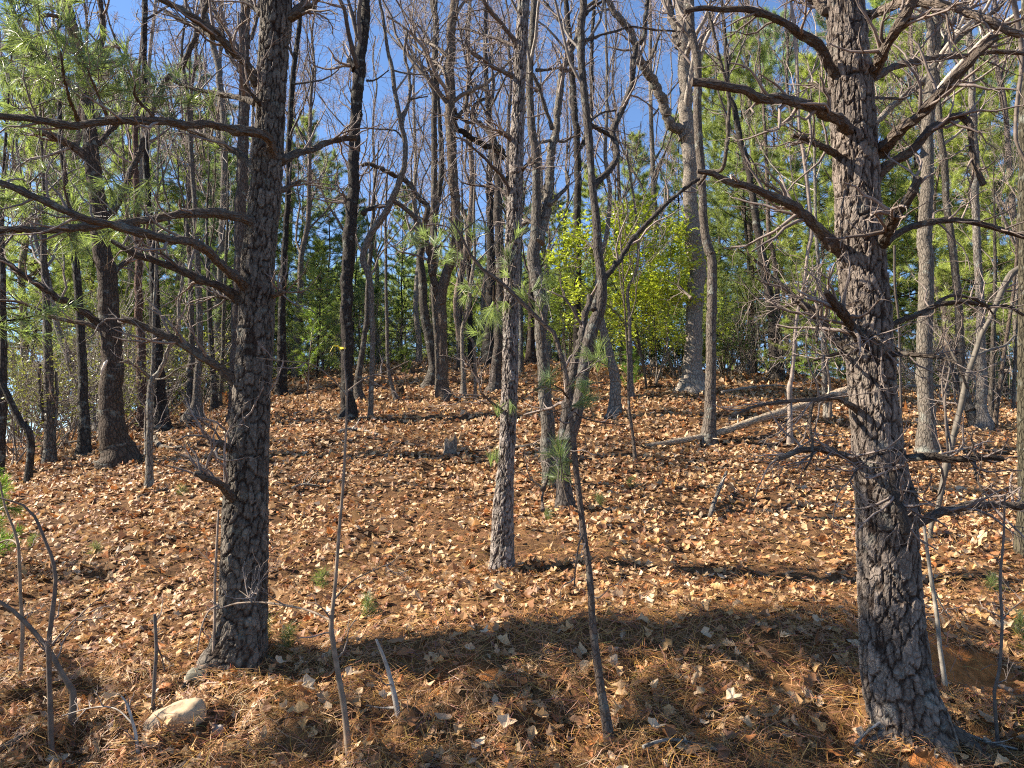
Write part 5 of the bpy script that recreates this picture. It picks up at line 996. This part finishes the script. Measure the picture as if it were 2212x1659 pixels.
# the long log propped against the right pine side
def log3d(lab, pts, col, twg=5):
    A = np.array([[*at(x, y, d), w/2*d/F] for x, y, d, w in pts]); S_ = spline(A, .06); b = S_[0, :3].copy(); S_[:, 3] *= 1+.08*vn(np.arange(len(S_))*.3, np.zeros(len(S_)), 23)
    root = empty('fallen_log', b, lab, 'log'); mb = MB(); tubes(mb, S_[None, :, :3], S_[None, :, 3], 12, col, .05); mb.build('stem', M_BARK, root, b)
    Rs = resample(S_, 12); P2, R2 = spawn(Rs[None, :, :3], Rs[None, :, 3], twg, (.2, .95), (.6, 1.2), (.5, 1.2), .3, 5, .2, .05, .004, .5)
    for a_ in range(len(P2)):
        tw = MB(); tubes(tw, P2[a_:a_+1], R2[a_:a_+1], 4, col); tw.build('twig', M_TWIG, root, b)
dl = hit(1400, 962)
log3d('long pale fallen log slanting up behind the slim wavy trunk to the right pine', [(1250, 974, dl-.15, 7), (1340, 968, dl-.05, 9), (1420, 960, dl, 11), (1540, 938, dl+.35, 14), (1640, 905, dl+.8, 16), (1730, 878, dl+1.2, 18), (1830, 845, dl+1.6, 22)], (.62, .47, .32))
stick('fallen_branch', 'pale log on the leaves left of the ribbon-marked trunk foot', 'branch', [(732, 938), (760, 932), (790, 936), (822, 945)], 9, 5, (.45, .38, .30))
stick('fallen_branch', 'short pale crooked log right of the scarred oak', 'branch', [(332, 952), (345, 968), (365, 972), (392, 970)], 13, 6, (.46, .38, .29))
stick('fallen_branch', 'long thin dark branch lying left of the grey stump', 'branch', [(770, 945), (850, 958), (930, 970), (985, 975), (1050, 978)], 5, 5, (.15, .11, .085))
stick('fallen_branch', 'grey branch lying between the centre pine and the forked trees', 'branch', [(1100, 975), (1150, 967), (1195, 962), (1225, 958)], 9, 5, (.27, .21, .16))
stick('fallen_branch', 'pale short stick on leaves left of the left pine', 'branch', [(632, 1060), (655, 1052), (690, 1055)], 7, 4, (.44, .36, .27))
stick('fallen_branch', 'dark stick lying in the leaves left of the left pine stub', 'branch', [(300, 1080), (330, 1070), (362, 1062)], 8, 5, (.22, .17, .13))
stick('fallen_branch', 'thin fallen stick left of the right pine trunk', 'branch', [(1715, 1122), (1760, 1126), (1810, 1140), (1850, 1150)], 6, 4, (.30, .23, .17))
stick('fallen_branch', 'grey stick near the bottom edge left of the right pine', 'branch', [(1390, 1640), (1440, 1625), (1490, 1628), (1560, 1650)], 8, 5, (.42, .37, .31), .05)
stick('fallen_branch', 'weathered pale twig branch by the foot of the right pine', 'branch', [(1850, 1645), (1900, 1600), (1960, 1590), (2000, 1570)], 6, 4, (.48, .42, .35), .08)
stick('fallen_branch', 'dead pale twig branch in the bottom right corner', 'branch', [(2020, 1595), (2080, 1620), (2140, 1640), (2200, 1655)], 8, 5, (.48, .42, .35), .08)
stick('fallen_branch', 'pale leaning dead branch in the shade beyond the centre gap', 'branch', [(1535, 1140), (1545, 1105), (1558, 1070), (1570, 1040)], 10, 6, (.40, .33, .26), .12)
stick('fallen_branch', 'scattered brushy branch below the laurel thicket', 'branch', [(1560, 858), (1620, 848), (1680, 842), (1720, 850)], 6, 4, (.40, .32, .25), .1)
stick('fallen_branch', 'long pale pole lying along the crest at the right', 'branch', [(1960, 868), (2050, 866), (2130, 868), (2205, 872)], 7, 5, (.40, .35, .29), .35)
stick('fallen_branch', 'brushy grey branches on the ground left of the scarred oak', 'branch', [(20, 985), (90, 975), (150, 968), (205, 955)], 5, 4, (.30, .25, .2), .1)
stick('fallen_branch', 'dark fallen stick in the bottom left corner', 'branch', [(0, 1635), (40, 1610), (80, 1590)], 16, 10, (.13, .10, .08), .02)

def stone(lab, x, y, w, h, col, dep=.6, rot=.0):
    D_ = hit(x, y); c = at(x, y, D_); sx = w/2*D_/F; sz = h/2*D_/F
    nu, nv = 26, 16; u = np.arange(nu)*2*math.pi/nu; v = np.linspace(-1.45, 1.45, nv); UU, VV = np.meshgrid(u, v)
    X = np.cos(UU)*np.cos(VV); Y = np.sin(UU)*np.cos(VV); Z = np.sin(VV)
    k1 = 1+.16*vn(X*2+x, Y*2+Z*2, 51)+.07*vn(X*5+x, Z*5+Y*3, 52)
    X = np.sign(X)*np.abs(X)**.8*k1*sx; Y = np.sign(Y)*np.abs(Y)**.8*k1*sx*dep; Z = np.sign(Z)*np.abs(Z)**.75*k1*sz
    Xr = X*math.cos(rot)+Z*math.sin(rot); Zr = -X*math.sin(rot)+Z*math.cos(rot)
    k = np.arange(nu*nv).reshape(nv, nu); k2 = np.roll(k, -1, 1)
    mb = MB(); V = np.stack([Xr, Y, Zr], -1).reshape(-1, 3)
    mb.add(V, np.concatenate([np.stack([k[:-1], k2[:-1], k2[1:], k[1:]], -1).reshape(-1, 4)]), col)
    cap = MB()
    o = bpy.data.objects.new('stone', mb.mesh('stone', plain_material('stone_surface_%d' % int(x), col, .85, .3, 22))); COL.objects.link(o); o.location = (float(c[0]), float(c[1]), float(hz(c[0], c[1]))+sz*.25)
    tag(o, lab, 'stone')
stone('tan boulder half buried in the bank in the lower left foreground', 378, 1575, 120, 75, (.42, .29, .17), .5, -.45)
stone('small grey stone beside the tan boulder on the bank', 470, 1585, 28, 24, (.33, .27, .22))
stone('mossy dark stone by the root of the left pine', 425, 1470, 46, 34, (.14, .125, .085), .7, .3)

# yellow ribbon round the trunk
Dr = hit(751, 905); cx, cy, cz = at(747, 752, Dr); rr = .5*26*Dr/F*1.06
rb = empty('ribbon', (cx, cy, cz), 'yellow flagging ribbon tied round the dark furrowed trunk', 'ribbon')
M_RIB = plain_material('yellow_ribbon', (.85, .62, .02), .45, .05)
th = np.linspace(0, 2*math.pi, 25)[:-1]; mb = MB(); w_ = .022
V = np.concatenate([np.stack([cx+np.cos(th)*rr, cy+np.sin(th)*rr, cz+w_*s+.02*np.sin(th)], 1) for s in (-1, 1)])
j = np.arange(24); mb.add(V, np.stack([j, np.roll(j, -1), np.roll(j, -1)+24, j+24], 1), (.8, .6, .02)); mb.build('band', M_RIB, rb, (cx, cy, cz))
for s, l_ in ((-1, .15), (-.4, .12), (.5, .10)):
    mb = MB(); n = 6; t = np.linspace(0, 1, n); ln = np.stack([cx-rr*.9+s*t*.14-.03, 0*t+cy-rr-.02-.02*np.sin(t*5), cz+.02+.05*np.sin(t*2.5)*abs(s)-l_*t*(.4+.6*t)], 1)
    V = np.concatenate([ln+np.array([0, 0, .018]), ln-np.array([.012, 0, .018])]); j = np.arange(n-1); mb.add(V, np.stack([j, j+1, j+1+n, j+n], 1), (.8, .6, .02)); mb.build('tail', M_RIB, rb, (cx, cy, cz))
# the white scar on the oak: a split of bare wood
Ds = hit(*q(4, 745, 1335))
sc_b = at(*q(4, 672, 725), Ds-.24)
scar = [o for o in bpy.data.objects if o.get('label', '').startswith('large scaly oak')][0]
mb = MB(); pts = [(648, 772, 8), (660, 738, 16), (676, 700, 20), (690, 676, 10)]
A = np.array([[*at(*q(4, x, y), Ds-.20), w*.3364/2*Ds/F] for x, y, w in pts]); S_ = spline(A, .04); tubes(mb, S_[None, :, :3], S_[None, :, 3], 7, (.62, .52, .40), .15)
o = mb.build('scar', M_TWIG, scar, tuple(scar.location)); o['label'] = 'pale bare wood where a limb split away'
